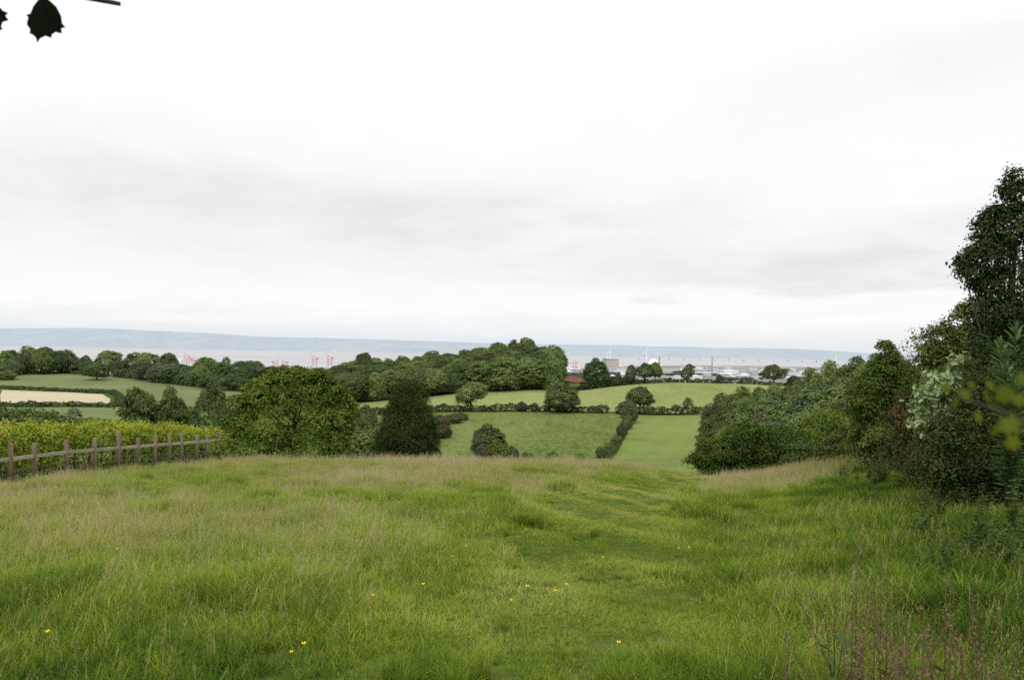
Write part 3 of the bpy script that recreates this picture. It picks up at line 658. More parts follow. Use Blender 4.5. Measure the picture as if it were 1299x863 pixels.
# lone trees and hedges round the fields
plant('hedgerow_tree', 'tree', 'leaning rounded tree on a bare trunk in the hedge below the wood', 'lean', 'far_mid', 598, 484, 40, d=254, rot=0)
plant('hedgerow_tree', 'tree', 'broad clumped olive tree growing from the middle of the field hedge', 'domec', 'far_olive', 712, 488, 46, d=249, rot=1)
plant('hedgerow_tree', 'tree', 'dark round-headed tree at the corner where three hedges meet', 'spreadb', 'far_dark', 812, 491, 36, d=247, rot=2)
plant('hedgerow_shrub', 'shrub', 'dark lower shrub at the foot of the round-headed corner tree', 'low', 'far_dark', 797, 506, 24, d=245)
plant('hedgerow_shrub', 'shrub', 'pale grey-green willowy shrub below the round-headed corner tree', 'domec', 'far_pale', 798, 514, 22, d=225)
plant('hedgerow_shrub', 'shrub', 'thin pale brownish sapling standing above the right hand hedge', 'sparse', 'far_brown', 872, 504, 16, d=244)
plant('hedgerow_shrub', 'shrub', 'small pinkish brown bush on top of the long field hedge', 'low', 'far_brown', 662, 509, 12, d=252)
plant('ridge_tree', 'tree', 'large dark round tree on the ridge beside the ploughed field', 'domec', 'far_dark', 757, 457, 34, d=332, rot=.5)
plant('ridge_shrub', 'shrub', 'small cone-shaped tree on the ridge between two round trees', 'oval', 'far_dark', 785, 473, 9, d=338)
plant('ridge_tree', 'tree', 'small upright grey-green tree on the ridge, left of the twin trees', 'oval', 'far_blue', 800, 463.5, 18, d=338)
plant('ridge_tree', 'tree', 'dark left one of the twin trees on the ridge', 'spreadb', 'far_dark', 818, 461, 24, d=338, rot=0)
plant('ridge_tree', 'tree', 'lighter right one of the twin trees on the ridge', 'spreadb', 'far_mid', 831, 460, 20, d=340, rot=2)
plant('ridge_tree', 'tree', 'loose see-through tree on the ridge left of the lattice mast', 'ragged', 'far_olive', 871.5, 461, 21, d=340, rot=1)
plant('ridge_shrub', 'shrub', 'tiny dark bush poking out of the ridge hedge near the mast', 'low', 'far_dark', 913, 475, 8, d=340)
plant('ridge_tree', 'tree', 'spreading two-stemmed tree on the ridge under the turbine', 'spreadb', 'far_olive', 982, 463, 30, d=342, rot=3)
plant('ridge_shrub', 'shrub', 'dark bush on the ridge right of the two-stemmed tree', 'low', 'far_dark', 1008, 476, 17, d=342)
plant('ridge_shrub', 'shrub', 'low dark bush at the right foot of the large ridge tree', 'low', 'far_dark', 776, 480, 16, d=336)

def hedge(name, label, path, hm, wm, mat, leaf=.3, dens=5, per=9, seed=1, group=None, hv=.25, tpl=LEAF_Q, sr=.45, cat='hedge', part=None):
    """a hedge along a path of ground points (x, y)"""
    rng = np.random.default_rng(seed); P = np.array(path, float)
    seg = np.linalg.norm(np.diff(P, axis=0), axis=1); s = np.concatenate([[0], np.cumsum(seg)])
    n = max(3, int(s[-1] / (wm * .55))); lob = []
    for q in np.linspace(0, s[-1], n):
        x = np.interp(q, s, P[:, 0]) + rng.normal() * wm * .12; y = np.interp(q, s, P[:, 1]) + rng.normal() * wm * .12
        h = hm * max(.35, 1 + rng.normal() * hv * .6); z = float(hgt(x, y))
        lob.append((x, y, z + h * .5, wm * rng.uniform(.5, .75), wm * rng.uniform(.45, .7), h * .52))
    o = np.array([P[0][0], P[0][1], float(hgt(P[0][0], P[0][1]))])
    Pt, Nn = sprays(lob, int(s[-1] * dens * hm ** .5), per, sr, rng, deep=.25)
    ok = Pt[:, 2] > hgt(Pt[:, 0], Pt[:, 1]) + .02
    Pt, Nn = Pt[ok], Nn[ok]
    root = empty(name, o)
    link('foliage', leaves('foliage', Pt - o, Nn, leaf * rng.uniform(.7, 1.3, len(Pt)), M[mat], tpl, rng), root)
    b = MB()
    for q in np.arange(.3, s[-1], max(1.2, s[-1] / 60)):
        x, y = np.interp(q, s, P[:, 0]) - o[0], np.interp(q, s, P[:, 1]) - o[1]; z = float(hgt(x + o[0], y + o[1])) - o[2]
        b.tube([(x, y, z - .1), (x + rng.normal() * .1, y + rng.normal() * .1, z + hm * .7)], [.05, .02], 5)
    b.tube([(x - o[0], y - o[1], float(hgt(x, y)) - o[2] - .02) for x, y in P], .05, 5)
    link('stems', b.mesh('stems', M['bark']), root)
    tag(root, label, cat, group); return root
W2 = lambda *l: [at(a, 500, d)[:2] for a, d in l]
hedge('field_hedge', 'long dark hedge between the rough field and the pasture below the wood', W2((445, 258), (540, 254), (600, 252), (660, 251), (720, 250), (768, 246)), 2.2, 2.4, 'hedge_far', leaf=.42, dens=14, seed=2)
hedge('field_hedge', 'dark clipped hedge at the top of the bright green field', W2((783, 245), (820, 243), (860, 243), (898, 244)), 2.5, 2.4, 'hedge_far', leaf=.42, dens=14, seed=3)
hedge('field_hedge', 'low ragged hedge running downhill between rough field and bright green field', W2((806, 238), (797, 215), (788, 195), (780, 175), (768, 158)), 1.1, 1.2, 'far_olive', leaf=.3, dens=10, seed=4, hv=1.2)
for i, (px, d, w_, h_, m_, lb_) in enumerate([(802, 226, 20, 5.2, 'far_mid', 'tallest green bush high in the downhill hedge'), (796, 212, 18, 4.2, 'far_pale', 'pale bush high in the downhill hedge'), (793, 203, 13, 2.6, 'far_olive', 'small olive bush upper middle of the downhill hedge'), (789, 194, 20, 3.6, 'far_brown', 'brownish bush in the middle of the downhill hedge'),
        (783, 184, 14, 2.2, 'far_mid', 'small green bush in the middle of the downhill hedge'), (779, 175, 22, 2.9, 'far_olive', 'wide olive bush low in the downhill hedge'), (771, 166, 18, 2.0, 'far_dark', 'dark bush near the lower end of the downhill hedge'), (763, 158, 24, 2.4, 'far_olive', 'spreading bush at the lower end of the downhill hedge')]):
    q_ = at(px, 500, d); zt_ = float(hgt(q_[0], q_[1])) + h_
    plant('hedgerow_shrub', 'shrub', lb_, ('domec', 'low', 'ragged')[i % 3] if h_ > 2.5 else 'low', m_, px, CY - ((zt_ - EYE[2]) / d - math.tan(PITCH)) * F + (px - CX) * math.tan(ROLL), w_ * .68, d=d)
hedge('field_hedge', 'thin dark hedge along the ridge top under the ridge trees', W2((728, 322), (745, 331), (770, 336), (800, 338), (850, 338), (900, 338), (950, 338), (1025, 338)), 1.7, 2.4, 'hedge_far', leaf=.42, dens=14, seed=5)
hedge('field_hedge', 'bushy hedge by the large ridge tree at the pasture corner', W2((738, 322), (752, 327), (775, 330), (800, 333)), 3.0, 3.2, 'hedge_far', leaf=.45, dens=15, seed=6, hv=.5)
hedge('field_hedge', 'dark hedge along the upper side of the pale hay field', W2((-20, 334), (40, 333), (100, 333), (143, 331), (151, 318), (153, 295), (150, 272)), 1.5, 2.2, 'hedge_far', leaf=.42, dens=14, seed=7)
hedge('field_hedge', 'dark hedge along the lower side of the pale hay field', W2((-20, 266), (60, 266), (142, 268)), 1.6, 2.4, 'hedge_far', leaf=.42, dens=14, seed=8)
hedge('field_hedge', 'grey scrubby hedge under the low green strip behind the fence', W2((60, 205), (90, 206), (130, 208)), 2.6, 3, 'far_blue', leaf=.4, dens=15, seed=9, hv=.8)
# scrub of the rough field
plant('field_bush', 'bush', 'large dark round bush standing at the near edge of the rough field', 'domec', 'far_dark', 620, 541, 47, d=148, rot=1)
plant('field_bush', 'bush', 'pale yellow-green bush right in front of the large dark round bush', 'low', 'lime', 630, 559, 24, d=142)
plant('field_bush', 'bush', 'straw coloured bush at the left foot of the pale yellow-green bush', 'low', 'far_brown', 613, 563, 22, d=141)
plant('field_bush', 'bush', 'low dark bush right of the pale yellow-green bush', 'low', 'far_dark', 651, 565, 16, d=142)
for i, (px, tp, w, d, m, lb) in enumerate([(560, 537, 24, 190, 'far_brown', 'brownish grey scrub bush lowest beside the conifer'), (557, 526, 26, 212, 'far_brown', 'brownish scrub bush against the right side of the conifer'), (575, 524, 24, 222, 'far_brown', 'brownish scrub bush topmost in the scrub right of the conifer'), (586, 523, 16, 230, 'far_olive', 'olive scrub bush ending the scrub below the leaning hedge tree'),
        (545, 532, 24, 205, 'far_pale', 'pale green scrub bush partly hidden by the conifer'), (463, 512, 30, 190, 'far_olive', 'grey-green bush in the gap between sycamore and conifer'), (452, 540, 40, 130, 'far_mid', 'lush green bush low at the right foot of the sycamore'), (470, 536, 26, 160, 'far_pale', 'pale green bush low in the gap left of the conifer'), (492, 528, 26, 180, 'far_pale', 'pale green bush mostly hidden behind the conifer')]):
    plant('field_bush', 'bush', lb, 'low', m, px, tp, w, d=d)
for i in range(5):
    px = rt.uniform(645, 760); plant('field_shrub', 'shrub', 'low tuft of scrub along the near edge of the rough field', 'low', rt.choice(['far_dark', 'far_mid']), px, 572 + rt.uniform(0, 5), rt.uniform(8, 15), d=rt.uniform(140, 150), group='scrub tufts at the rough field edge')
# left tree belt
TB = [  # px, top, width, depth, kind, tone, label
 (-12, 446, 30, 420, 'dome', 'far_mid', 'tree at the very left end of the hilltop tree belt'),
 (6, 447, 24, 405, 'domeb', 'far_mid', 'mid green tree in the lower rank at the left end of the belt'),
 (14, 443.5, 24, 430, 'dome', 'far_dark', 'dark rounded tree on the belt skyline nearest the left end'),
 (30, 448, 26, 408, 'dome', 'far_blue', 'bluish round tree in the lower rank above the hillside pasture'),
 (36, 441, 26, 432, 'domeb', 'far_mid', 'green tree on the belt skyline, second of the high clump'),
 (54, 446, 28, 410, 'domeb', 'far_mid', 'wide tree below the highest crowns of the left belt'),
 (57, 439.5, 28, 434, 'dome', 'far_dark', 'highest crown of the clump at the left of the tree belt'),
 (74, 444, 28, 416, 'dome', 'far_dark', 'dark low-skirted tree near the right end of the high clump'),
 (86, 445.5, 24, 428, 'domeb', 'far_dark', 'dark tree ending the high clump at the gap of water'),
 (10, 469, 20, 372, 'low', 'far_mid', 'small round bush at the left corner of the hillside pasture'),
 (2, 463, 26, 385, 'dome', 'far_blue', 'tree above the small round bush at the pasture corner'),
 (17, 458, 20, 398, 'domeb', 'far_blue', 'tree stepping down from the high clump to the pasture corner'),
 (101, 454, 16, 425, 'low', 'far_olive', 'low olive tree in the dip of the belt before the water'),
 (112, 450, 16, 428, 'ragged', 'far_olive', 'thin ragged olive tree in the dip of the belt'),
 (112, 457, 20, 410, 'low', 'far_dark', 'low dark tree under the ragged olive one'),
 (123, 460, 26, 382, 'dome', 'far_dark', 'lone dark tree standing out in the hillside pasture'),
 (138, 444, 32, 412, 'dome', 'far_mid', 'tall green tree right behind the lone pasture tree'),
 (150, 456, 18, 408, 'low', 'far_dark', 'low dark growth right of the tall green tree'),
 (170, 449, 24, 405, 'domeb', 'far_dark', 'dark tree left half of the second clump of the belt'),
 (186, 446.5, 28, 402, 'dome', 'far_mid', 'lighter tree right half of the second clump of the belt'),
 (184, 458, 30, 388, 'dome', 'far_blue', 'bluish tree below the second clump on the pasture edge'),
 (214, 447, 26, 390, 'dome', 'far_dark', 'dark round tree next to the ship and its red crane'),
 (205, 462, 32, 378, 'domeb', 'far_blue', 'bluish tree in the lower rank left of the ship'),
 (222, 460, 32, 370, 'dome', 'far_blue', 'bluish tree in the lower rank under the ship'),
 (238, 465, 26, 366, 'oval', 'far_blue', 'upright bluish tree in front of the red crane'),
 (261, 452.5, 34, 372, 'dome', 'far_mid', 'largest green tree of the belt right of the ship'),
 (255, 466, 30, 360, 'domeb', 'far_mid', 'tree at the pasture edge under the largest tree of the belt'),
 (280, 459, 28, 368, 'dome', 'far_dark', 'dark tree between the largest belt tree and the sycamore'),
 (286, 452, 18, 400, 'sparse', 'far_pale', 'pale thin-crowned tree poking above the belt near the sycamore'),
 (303, 460, 30, 372, 'domeb', 'far_dark', 'dark tree of the belt just left of the sycamore'),
 (316, 457, 26, 385, 'dome', 'far_blue', 'bluish tree at the right end of the belt above the sycamore'),
 (330, 457.5, 24, 392, 'ragged', 'far_olive', 'greyish tree at the right end of the belt touching the water'),
 (345, 464, 26, 390, 'dome', 'far_dark', 'dark low tree under the dull small crane'),
 (375, 466, 40, 390, 'dome', 'far_dark', 'dark low tree behind the sycamore top'),
 (403, 468, 40, 380, 'domeb', 'far_mid', 'tree behind the right shoulder of the sycamore'),
 (270, 476, 30, 350, 'dome', 'far_dark', 'dark tree at the bottom corner of the hillside pasture'),
 (300, 475, 36, 345, 'domeb', 'far_dark', 'dark tree behind the left shoulder of the sycamore'),
]
for px, tp, w, d, k, m, lb in TB:
    plant('broadleaf_tree', 'tree', lb, k, m, px, tp, w * 1.08, d=d, group='trees of the hilltop belt')
hedge('field_hedge', 'low bushy wood edge under the tree belt along the top of the pasture', W2((150, 402), (185, 392), (205, 378), (235, 362), (262, 352)), 4.2, 4.5, 'far_blue', leaf=.5, dens=15, seed=19, hv=.5)
hedge('field_hedge', 'dark undergrowth at the foot of the high left clump of trees', W2((-20, 392), (20, 412), (60, 420), (110, 418)), 4.0, 4.5, 'far_dark', leaf=.5, dens=15, seed=20, hv=.4)
# behind the fence hedge
plant('garden_tree', 'tree', 'wispy upright tree behind the fence, beside the hay field', 'ragged', 'shrub', 168, 488, 62, d=78, rot=.4)
plant('garden_tree', 'tree', 'lower round tree behind the fence, right of the wispy tree', 'domec', 'shrub', 218, 500, 56, d=80, rot=1)
plant('garden_tree', 'tree', 'dark low bush squeezed between the round tree and the willow', 'low', 'far_dark', 245, 513, 40, d=95)
plant('garden_tree', 'tree', 'grey-green soft willow behind the fence end, left of the sycamore', 'domec', 'far_olive', 271, 490, 50, d=150, rot=2)
plant('garden_tree', 'tree', 'dark green small tree behind the willow foot', 'low', 'far_mid', 262, 520, 50, d=100)

# ------------------------------------------------------------------ near trees
def near_tree(name, label, cat, lobes_px, d, mat, leaf, n, per, sr, seed, bulges=40, tpl=LEAF_F, base=None, ry=1.0, trunk_r=.14, flat=.35, droop=.35, br=(.28, .45), up=.6, shell=(.72, 1.06), crown='crown', dj=.25, grp=None, zmin=None, limbs=8, deep=.3, sky=.45, k2=1.08, kmin=.75, shrink=1.0):
    """crown lobes given as (px, py, radius px [, extra depth]) at depth d"""
    rng = np.random.default_rng(seed)
    cx = float(np.mean([l[0] for l in lobes_px])); foot = at(base[0] if base else cx, 560, d); foot[2] = float(hgt(foot[0], foot[1]))
    lob = []
    for l in lobes_px:
        dd = d + (l[3] if len(l) > 3 else rng.uniform(-dj, dj) * l[2] * d / F)
        p = at(l[0], l[1], dd) - foot; r = l[2] * dd / F
        lob.append((*p, r, r * ry, r * .9))
    lob = [(*l[:3], l[3] * shrink, l[4] * shrink, l[5] * shrink) for l in lob]
    lb = jitter_lobes(lob, bulges, rng, k=kmin, r=br, k2=k2)
    P, Nn = sprays(lb, n, per, sr, rng, flat=flat, droop=droop, up=up, shell=shell, zmin=.02 if zmin is None else zmin, deep=deep, sky=sky)
    root = empty(name, foot)
    link('trunk', trunk_mesh('trunk', max(l[2] for l in lob) * 1.05, trunk_r, lob, rng, M['bark'], limbs), root)
    link(crown, leaves(crown, P, Nn, leaf * rng.uniform(.65, 1.3, len(P)), M[mat], tpl, rng), root)
    tag(root, label, cat, grp); return root
near_tree('sycamore_tree', 'big rounded leafy sycamore just beyond the meadow edge, right of the fence', 'tree',
  [(362, 502, 30), (332, 506, 22), (399, 502, 26), (372, 476, 12), (392, 482, 12), (428, 500, 14), (440, 515, 12), (447, 530, 8), (292, 540, 12), (300, 510, 10), (312, 534, 25), (345, 530, 38), (385, 530, 38), (425, 528, 24), (300, 560, 28), (340, 565, 38), (390, 563, 36), (425, 558, 24), (346, 487, 17), (378, 485, 17), (406, 487, 15), (438, 535, 12), (418, 510, 18), (320, 496, 12), (288, 562, 13), (360, 478, 12)],
  58, 'sycamore', .19, 2300, 18, .45, 31, bulges=90, trunk_r=.3, br=(.3, .6), flat=.26, droop=.5, shell=(.9, 1.06), deep=.06, sky=.95, k2=1.32, kmin=.95, shrink=.86)
near_tree('cypress_tree', 'dark conical evergreen at the meadow edge, right of the sycamore', 'tree',
  [(524, 489, 6), (514, 494, 8), (530, 497, 9), (512, 506, 13), (530, 510, 13), (505, 520, 13), (522, 522, 18), (536, 526, 11), (500, 536, 16), (509, 513, 12), (518, 540, 22), (537, 542, 15), (492, 554, 16), (515, 558, 26), (540, 558, 17), (485, 572, 15), (510, 576, 22), (535, 574, 18), (548, 575, 10), (512, 488, 7)],
  54, 'conifer', .12, 3600, 16, .30, 33, bulges=150, trunk_r=.22, flat=.5, droop=.9, up=.4, br=(.22, .4), k2=1.15, tpl=LEAF_L2)
near_tree('garden_shrub', 'light green shrub at the fence end, under the left side of the sycamore', 'shrub',
  [(280, 570, 18), (300, 580, 16), (265, 575, 14), (318, 582, 14)], 47, 'lime', .16, 260, 12, .35, 35, bulges=14, trunk_r=.06)
near_tree('oak_tree', 'dark spreading oak hunched on the meadow edge before the woodland', 'tree',
  [(940, 565, 27), (915, 572, 22), (970, 563, 26), (895, 580, 15), (992, 568, 20), (955, 553, 16), (935, 555, 14), (1000, 580, 18), (930, 582, 20), (965, 584, 20), (882, 586, 8), (1010, 560, 14), (900, 592, 14), (945, 594, 16), (985, 594, 16)],
  46, 'oak', .13, 1900, 15, .34, 36, bulges=60, trunk_r=.2, flat=.3, br=(.3, .5))
# woodland on the right
wd = curve([(900, 512), (921, 503), (951, 493), (968, 488), (995, 493), (1012, 483), (1025, 473), (1049, 466), (1080, 460), (1103, 456), (1130, 452), (1170, 445)])
WT = [(916, 0, 34, 150, 'ragged', 'far_olive'), (940, 0, 36, 146, 'domec', 'far_mid'), (965, 0, 26, 150, 'ragged', 'far_mid'), (985, 2, 34, 144, 'domec', 'far_mid'), (1008, 2, 30, 140, 'ragged', 'far_olive'),
      (1030, 2, 36, 134, 'domec', 'far_pale'), (1056, 0, 40, 130, 'domec', 'far_mid'), (1084, 0, 40, 124, 'domec', 'far_olive'), (1108, 0, 36, 120, 'domec', 'far_mid'), (1135, 0, 40, 118, 'domec', 'far_mid'),
      (922, 16, 40, 118, 'domec', 'far_olive'), (950, 18, 40, 115, 'domec', 'far_mid'), (980, 20, 42, 112, 'domec', 'far_blue'), (1010, 22, 42, 108, 'domec', 'far_mid'), (1040, 24, 44, 104, 'domec', 'far_blue'), (1070, 24, 46, 100, 'domec', 'far_mid'), (1100, 22, 44, 98, 'domec', 'far_olive'),
      (912, 34, 34, 100, 'domec', 'far_olive'), (935, 38, 40, 96, 'domec', 'far_mid'), (965, 42, 44, 92, 'domec', 'far_olive'), (998, 42, 44, 90, 'domec', 'far_blue'), (1030, 48, 46, 86, 'domec', 'far_mid'), (1064, 50, 50, 84, 'domec', 'far_mid'), (1098, 48, 50, 80, 'domec', 'shrub')]
WL = ['slender olive tree at the left end of the woodland top, before the pasture', 'rounded tree second from the left along the woodland top', 'spiky thin tree sticking up from the woodland top before the pasture', 'rounded tree where the woodland top dips below the ridge', 'olive ragged tree where the woodland top begins to climb',
      'pale domed tree on the woodland skyline under the far sheds', 'domed tree on the woodland skyline left of the bright turbine', 'olive domed tree on the woodland skyline under the bright turbine', 'green domed tree on the skyline beside the dark hedge tree', 'tree mostly hidden behind the dark hedge tree',
      'olive tree in the middle rank at the woodland left edge', 'green tree in the middle rank, second from the field', 'bluish tree in the middle rank above the oak', 'green tree in the middle rank above the right end of the oak', 'bluish tree in the middle of the woodland below the pale domed tree', 'green tree mid-woodland below the bright turbine', 'olive tree mid-woodland against the dark hedge tree',
      'olive tree at the woodland foot by the bright green field', 'green tree at the woodland foot behind the oak left side', 'olive tree at the woodland foot behind the oak middle', 'bluish tree at the woodland foot behind the oak right side', 'green tree at the woodland foot above the lime green shrubs', 'broad green tree low in the woodland left of the dark hedge tree', 'shrubby tree low in the woodland under the dark hedge tree']
for (px, dy, w, d, k, m), lb in zip(WT, WL):
    plant('woodland_tree', 'tree', lb, 'domec' if k == 'ragged' and w > 30 else k, m, px, wd(px) + dy, w * 1.6, d=d, group='trees of the right hand woodland')
# shrubs before the woodland
near_tree('roadside_shrub', 'bright yellow-green rounded shrub behind the oak right side', 'shrub', [(1040, 548, 26), (1065, 545, 24), (1022, 558, 18), (1050, 535, 18), (1080, 548, 18), (1045, 570, 24)], 62, 'lime', .2, 420, 12, .45, 40, bulges=26, trunk_r=.1)
near_tree('roadside_shrub', 'light green shrub directly right of the oak at the grass hump', 'shrub', [(1015, 572, 16), (1035, 580, 16), (1005, 585, 12), (1050, 585, 12), (1025, 590, 12)], 42, 'shrub', .13, 300, 12, .3, 41, bulges=18, trunk_r=.06)
near_tree('roadside_shrub', 'olive hawthorn bush in the hedge line above the grass hump', 'shrub', [(1070, 572, 24), (1092, 575, 20), (1052, 582, 16), (1080, 556, 14), (1075, 592, 16)], 36, 'hawthorn', .11, 480, 12, .28, 42, bulges=26, trunk_r=.08)
near_tree('roadside_shrub', 'small vivid green elder bush in front of the dark hedge tree', 'shrub', [(1095, 555, 16), (1108, 548, 14), (1088, 566, 14), (1104, 566, 14)], 31, 'lime', .1, 260, 12, .24, 43, bulges=14, trunk_r=.05)
near_tree('hedge_tree', 'dark bushy evergreen tree rising from the hedge beside the woodland skyline', 'tree',
  [(1127, 444, 6), (1130, 458, 12), (1120, 472, 15), (1143, 476, 17), (1108, 492, 20), (1130, 500, 30), (1155, 496, 24), (1100, 512, 22), (1125, 522, 28), (1150, 525, 26), (1090, 522, 12), (1170, 505, 18), (1122, 438, 5), (1110, 545, 24), (1140, 550, 26)], 30, 'oak', .11, 1900, 13, .26, 44, bulges=60, trunk_r=.14, sky=.75, k2=1.25, br=(.25, .45), deep=.15)
near_tree('roadside_shrub', 'yellowish hawthorn bush bulging over the long grass', 'shrub', [(1120, 562, 24), (1140, 572, 24), (1105, 580, 18), (1128, 590, 20), (1150, 590, 18)], 25, 'hawthorn', .085, 560, 12, .22, 45, bulges=26, trunk_r=.06)
near_tree('roadside_shrub', 'russet tinged hawthorn in the hedge left of the pale leaved climber', 'shrub', [(1160, 520, 24), (1145, 535, 18), (1175, 500, 16), (1165, 550, 26), (1150, 570, 20), (1170, 580, 22), (1180, 535, 18)], 20, 'russet', .07, 760, 12, .18, 46, bulges=34, trunk_r=.06)
near_tree('hedge_tree', 'thin twiggy sapling against the sky between the dark tree and the olive tree', 'tree', [(1162, 422, 10), (1155, 440, 12), (1172, 432, 12), (1165, 455, 16), (1180, 448, 14), (1150, 462, 12), (1175, 470, 16), (1185, 425, 8), (1190, 412, 5)], 24, 'hawthorn', .075, 110, 7, .2, 47, bulges=18, trunk_r=.05, limbs=9)
near_tree('hedge_tree', 'olive green leafy tree leaning out below the tall holly', 'tree', [(1240, 398, 20), (1215, 412, 20), (1195, 430, 18), (1250, 425, 28), (1222, 445, 30), (1200, 462, 24), (1250, 460, 32), (1232, 388, 10), (1180, 455, 12), (1275, 440, 30), (1215, 490, 26), (1190, 490, 20)], 19, 'hawthorn', .085, 1100, 11, .2, 48, bulges=60, trunk_r=.1, limbs=10)
near_tree('holly_tree', 'tall dark holly tree towering over the hedge against the sky', 'tree',
  [(1291, 222, 9), (1283, 243, 12), (1300, 250, 20), (1272, 275, 15), (1262, 268, 7), (1248, 276, 6), (1240, 284, 5), (1228, 322, 6), (1218, 330, 5), (1222, 345, 7), (1280, 232, 7), (1275, 240, 6), (1290, 290, 26), (1250, 287, 9), (1262, 300, 18), (1242, 305, 8), (1234, 320, 9), (1252, 330, 22), (1224, 334, 7), (1238, 350, 16), (1280, 330, 36), (1262, 365, 24), (1300, 370, 44), (1330, 300, 50), (1340, 380, 60), (1295, 410, 36), (1320, 440, 50), (1283, 262, 12), (1236, 358, 9), (1330, 500, 60), (1268, 400, 26), (1258, 440, 26), (1275, 470, 34)],
  14, 'holly', .058, 4000, 14, .115, 49, bulges=130, shell=(.7, 1.08), k2=1.25, trunk_r=.12, tpl=LEAF_F, flat=.7, droop=.2, limbs=14, br=(.24, .4))
near_tree('hedge_shrub', 'tangled dark bramble hedge filling the right edge under the holly', 'hedge',
  [(1250, 500, 30), (1285, 490, 34), (1320, 490, 40), (1240, 540, 34), (1280, 540, 40), (1320, 540, 44), (1235, 580, 32), (1270, 590, 38), (1310, 590, 44), (1245, 615, 26), (1280, 630, 34), (1315, 640, 40), (1210, 580, 24), (1205, 550, 26), (1195, 590, 22), (1190, 612, 18), (1215, 615, 22), (1255, 645, 20), (1290, 665, 26), (1325, 690, 40), (1238, 640, 16), (1300, 690, 22)],
  13.5, 'bramble', .055, 3000, 12, .14, 50, bulges=120, trunk_r=.05, tpl=LEAF_F, crown='foliage', br=(.22, .4), flat=.7)
near_tree('hedge_shrub', 'dark shaded undergrowth of the hedge beneath the pale leaved climber', 'hedge',
  [(1185, 560, 22), (1200, 580, 24), (1175, 590, 20), (1165, 605, 16), (1205, 605, 18), (1225, 620, 16), (1190, 540, 22)], 17, 'bramble', .055, 1000, 12, .15, 51, bulges=40, trunk_r=.05, tpl=LEAF_F, crown='foliage')
near_tree('climbing_plant', 'pale green climber with big rounded leaves covering the hedge', 'climber',
  [(1218, 462, 13), (1208, 478, 10), (1188, 490, 18), (1170, 508, 14), (1192, 510, 20), (1178, 528, 16), (1205, 522, 13), (1166, 540, 9), (1186, 545, 12), (1210, 545, 8), (1228, 470, 10)],
  14.5, 'pale', .115, 420, 4, .12, 52, bulges=20, trunk_r=.03, tpl=LEAF_F, flat=.6, up=.2, shell=(.9, 1.12), crown='foliage')
# the hedge goes on past the right edge of the picture
hedge('field_hedge', 'tall dark field hedge carrying on beyond the holly tree towards the viewer', [(10.6, 14.5), (9.6, 11.5), (9.0, 8.5), (8.8, 5), (9.2, 1), (10, -4)], 2.6, 1.7, 'bramble', leaf=.07, dens=130, per=11, sr=.2, seed=70, tpl=LEAF_F)
for i, (x_, y_, h_, w_, m_, lb_) in enumerate([(15, 17, 4.6, 5.0, 'hawthorn', 'hawthorn tree behind the holly on the far side of the hedge'), (17.5, 24, 5.4, 6.0, 'shrub', 'leafy tree behind the olive green hedge tree'), (20, 32, 5.5, 6.5, 'hawthorn', 'tree behind the dark bushy evergreen of the hedge'),
        (26, 42, 6.5, 8.0, 'far_mid', 'tree on the slope beyond the hedge, nearest the woodland'), (13.5, 9, 4.0, 4.6, 'shrub', 'shrubby tree beyond the hedge outside the right edge')]):
    root = empty('hedge_tree', (x_, y_, float(hgt(x_, y_))), i * 1.3); K = KIND['domec']; root.scale = (w_, w_, h_)
    if m_ not in K['cache']: K['cache'][m_] = leaves('crown', K['P'], K['N'], K['S'], M[m_], rng=np.random.default_rng(K['seed']))
    link('trunk', K['trunk'], root); link('crown', K['cache'][m_], root); tag(root, lb_, 'tree')
# long-leaved stems
def long_leaf_plant(px, top, d, hpx, seed, label, nl=84, L=.17):
    rng = np.random.default_rng(seed); p = at(px, top, d); z0 = float(hgt(p[0], p[1])); H = p[2] - z0
    root = empty('buddleia', (p[0], p[1], z0)); b = MB(); C = []; Nn = []; Ax = []; S = []
    for s in range(3):
        ex = rng.normal(size=2) * .10 * (s > 0); h = H * (1 - .08 * s)
        b.tube([(0, 0, -.05), (ex[0] * .4, ex[1] * .4, h * .5), (ex[0], ex[1], h)], [.014, .011, .004], 5)
        for i in range(nl):
            t = 1 - (i / nl) * .72; a = i * 2.4 + rng.uniform(-.3, .3); e = .25 + 1.0 * min(1, i / 30) ** .5
            dirv = np.array([math.cos(a) * math.sin(e), math.sin(a) * math.sin(e), math.cos(e)]); ln = L * (.45 + .7 * min(1, i / 8))
            C.append(np.array([ex[0] * t, ex[1] * t, h * t]) + dirv * ln * .5); Ax.append(dirv); Nn.append(np.cross(np.cross(dirv, [0, 0, 1]), dirv) + rng.normal(size=3) * .1); S.append(ln)
    link('stem', b.mesh('stem', M['twig'], True), root)
    link('foliage', leaves('foliage', np.array(C), np.array(Nn), np.array(S), M['buddleia'], (LEAF_L[0] * np.array([1.5, 1, 1]), LEAF_L[1]), rng, np.array(Ax)), root)
    tag(root, label, 'shrub', 'long-leaved shoots before the hedge')
long_leaf_plant(1289, 412, 12.0, 60, 1, 'taller long-leaved shoot rising against the dark holly', L=.21)
long_leaf_plant(1277, 462, 11.8, 60, 2, 'shorter long-leaved shoot below the taller one at the right edge', L=.2)

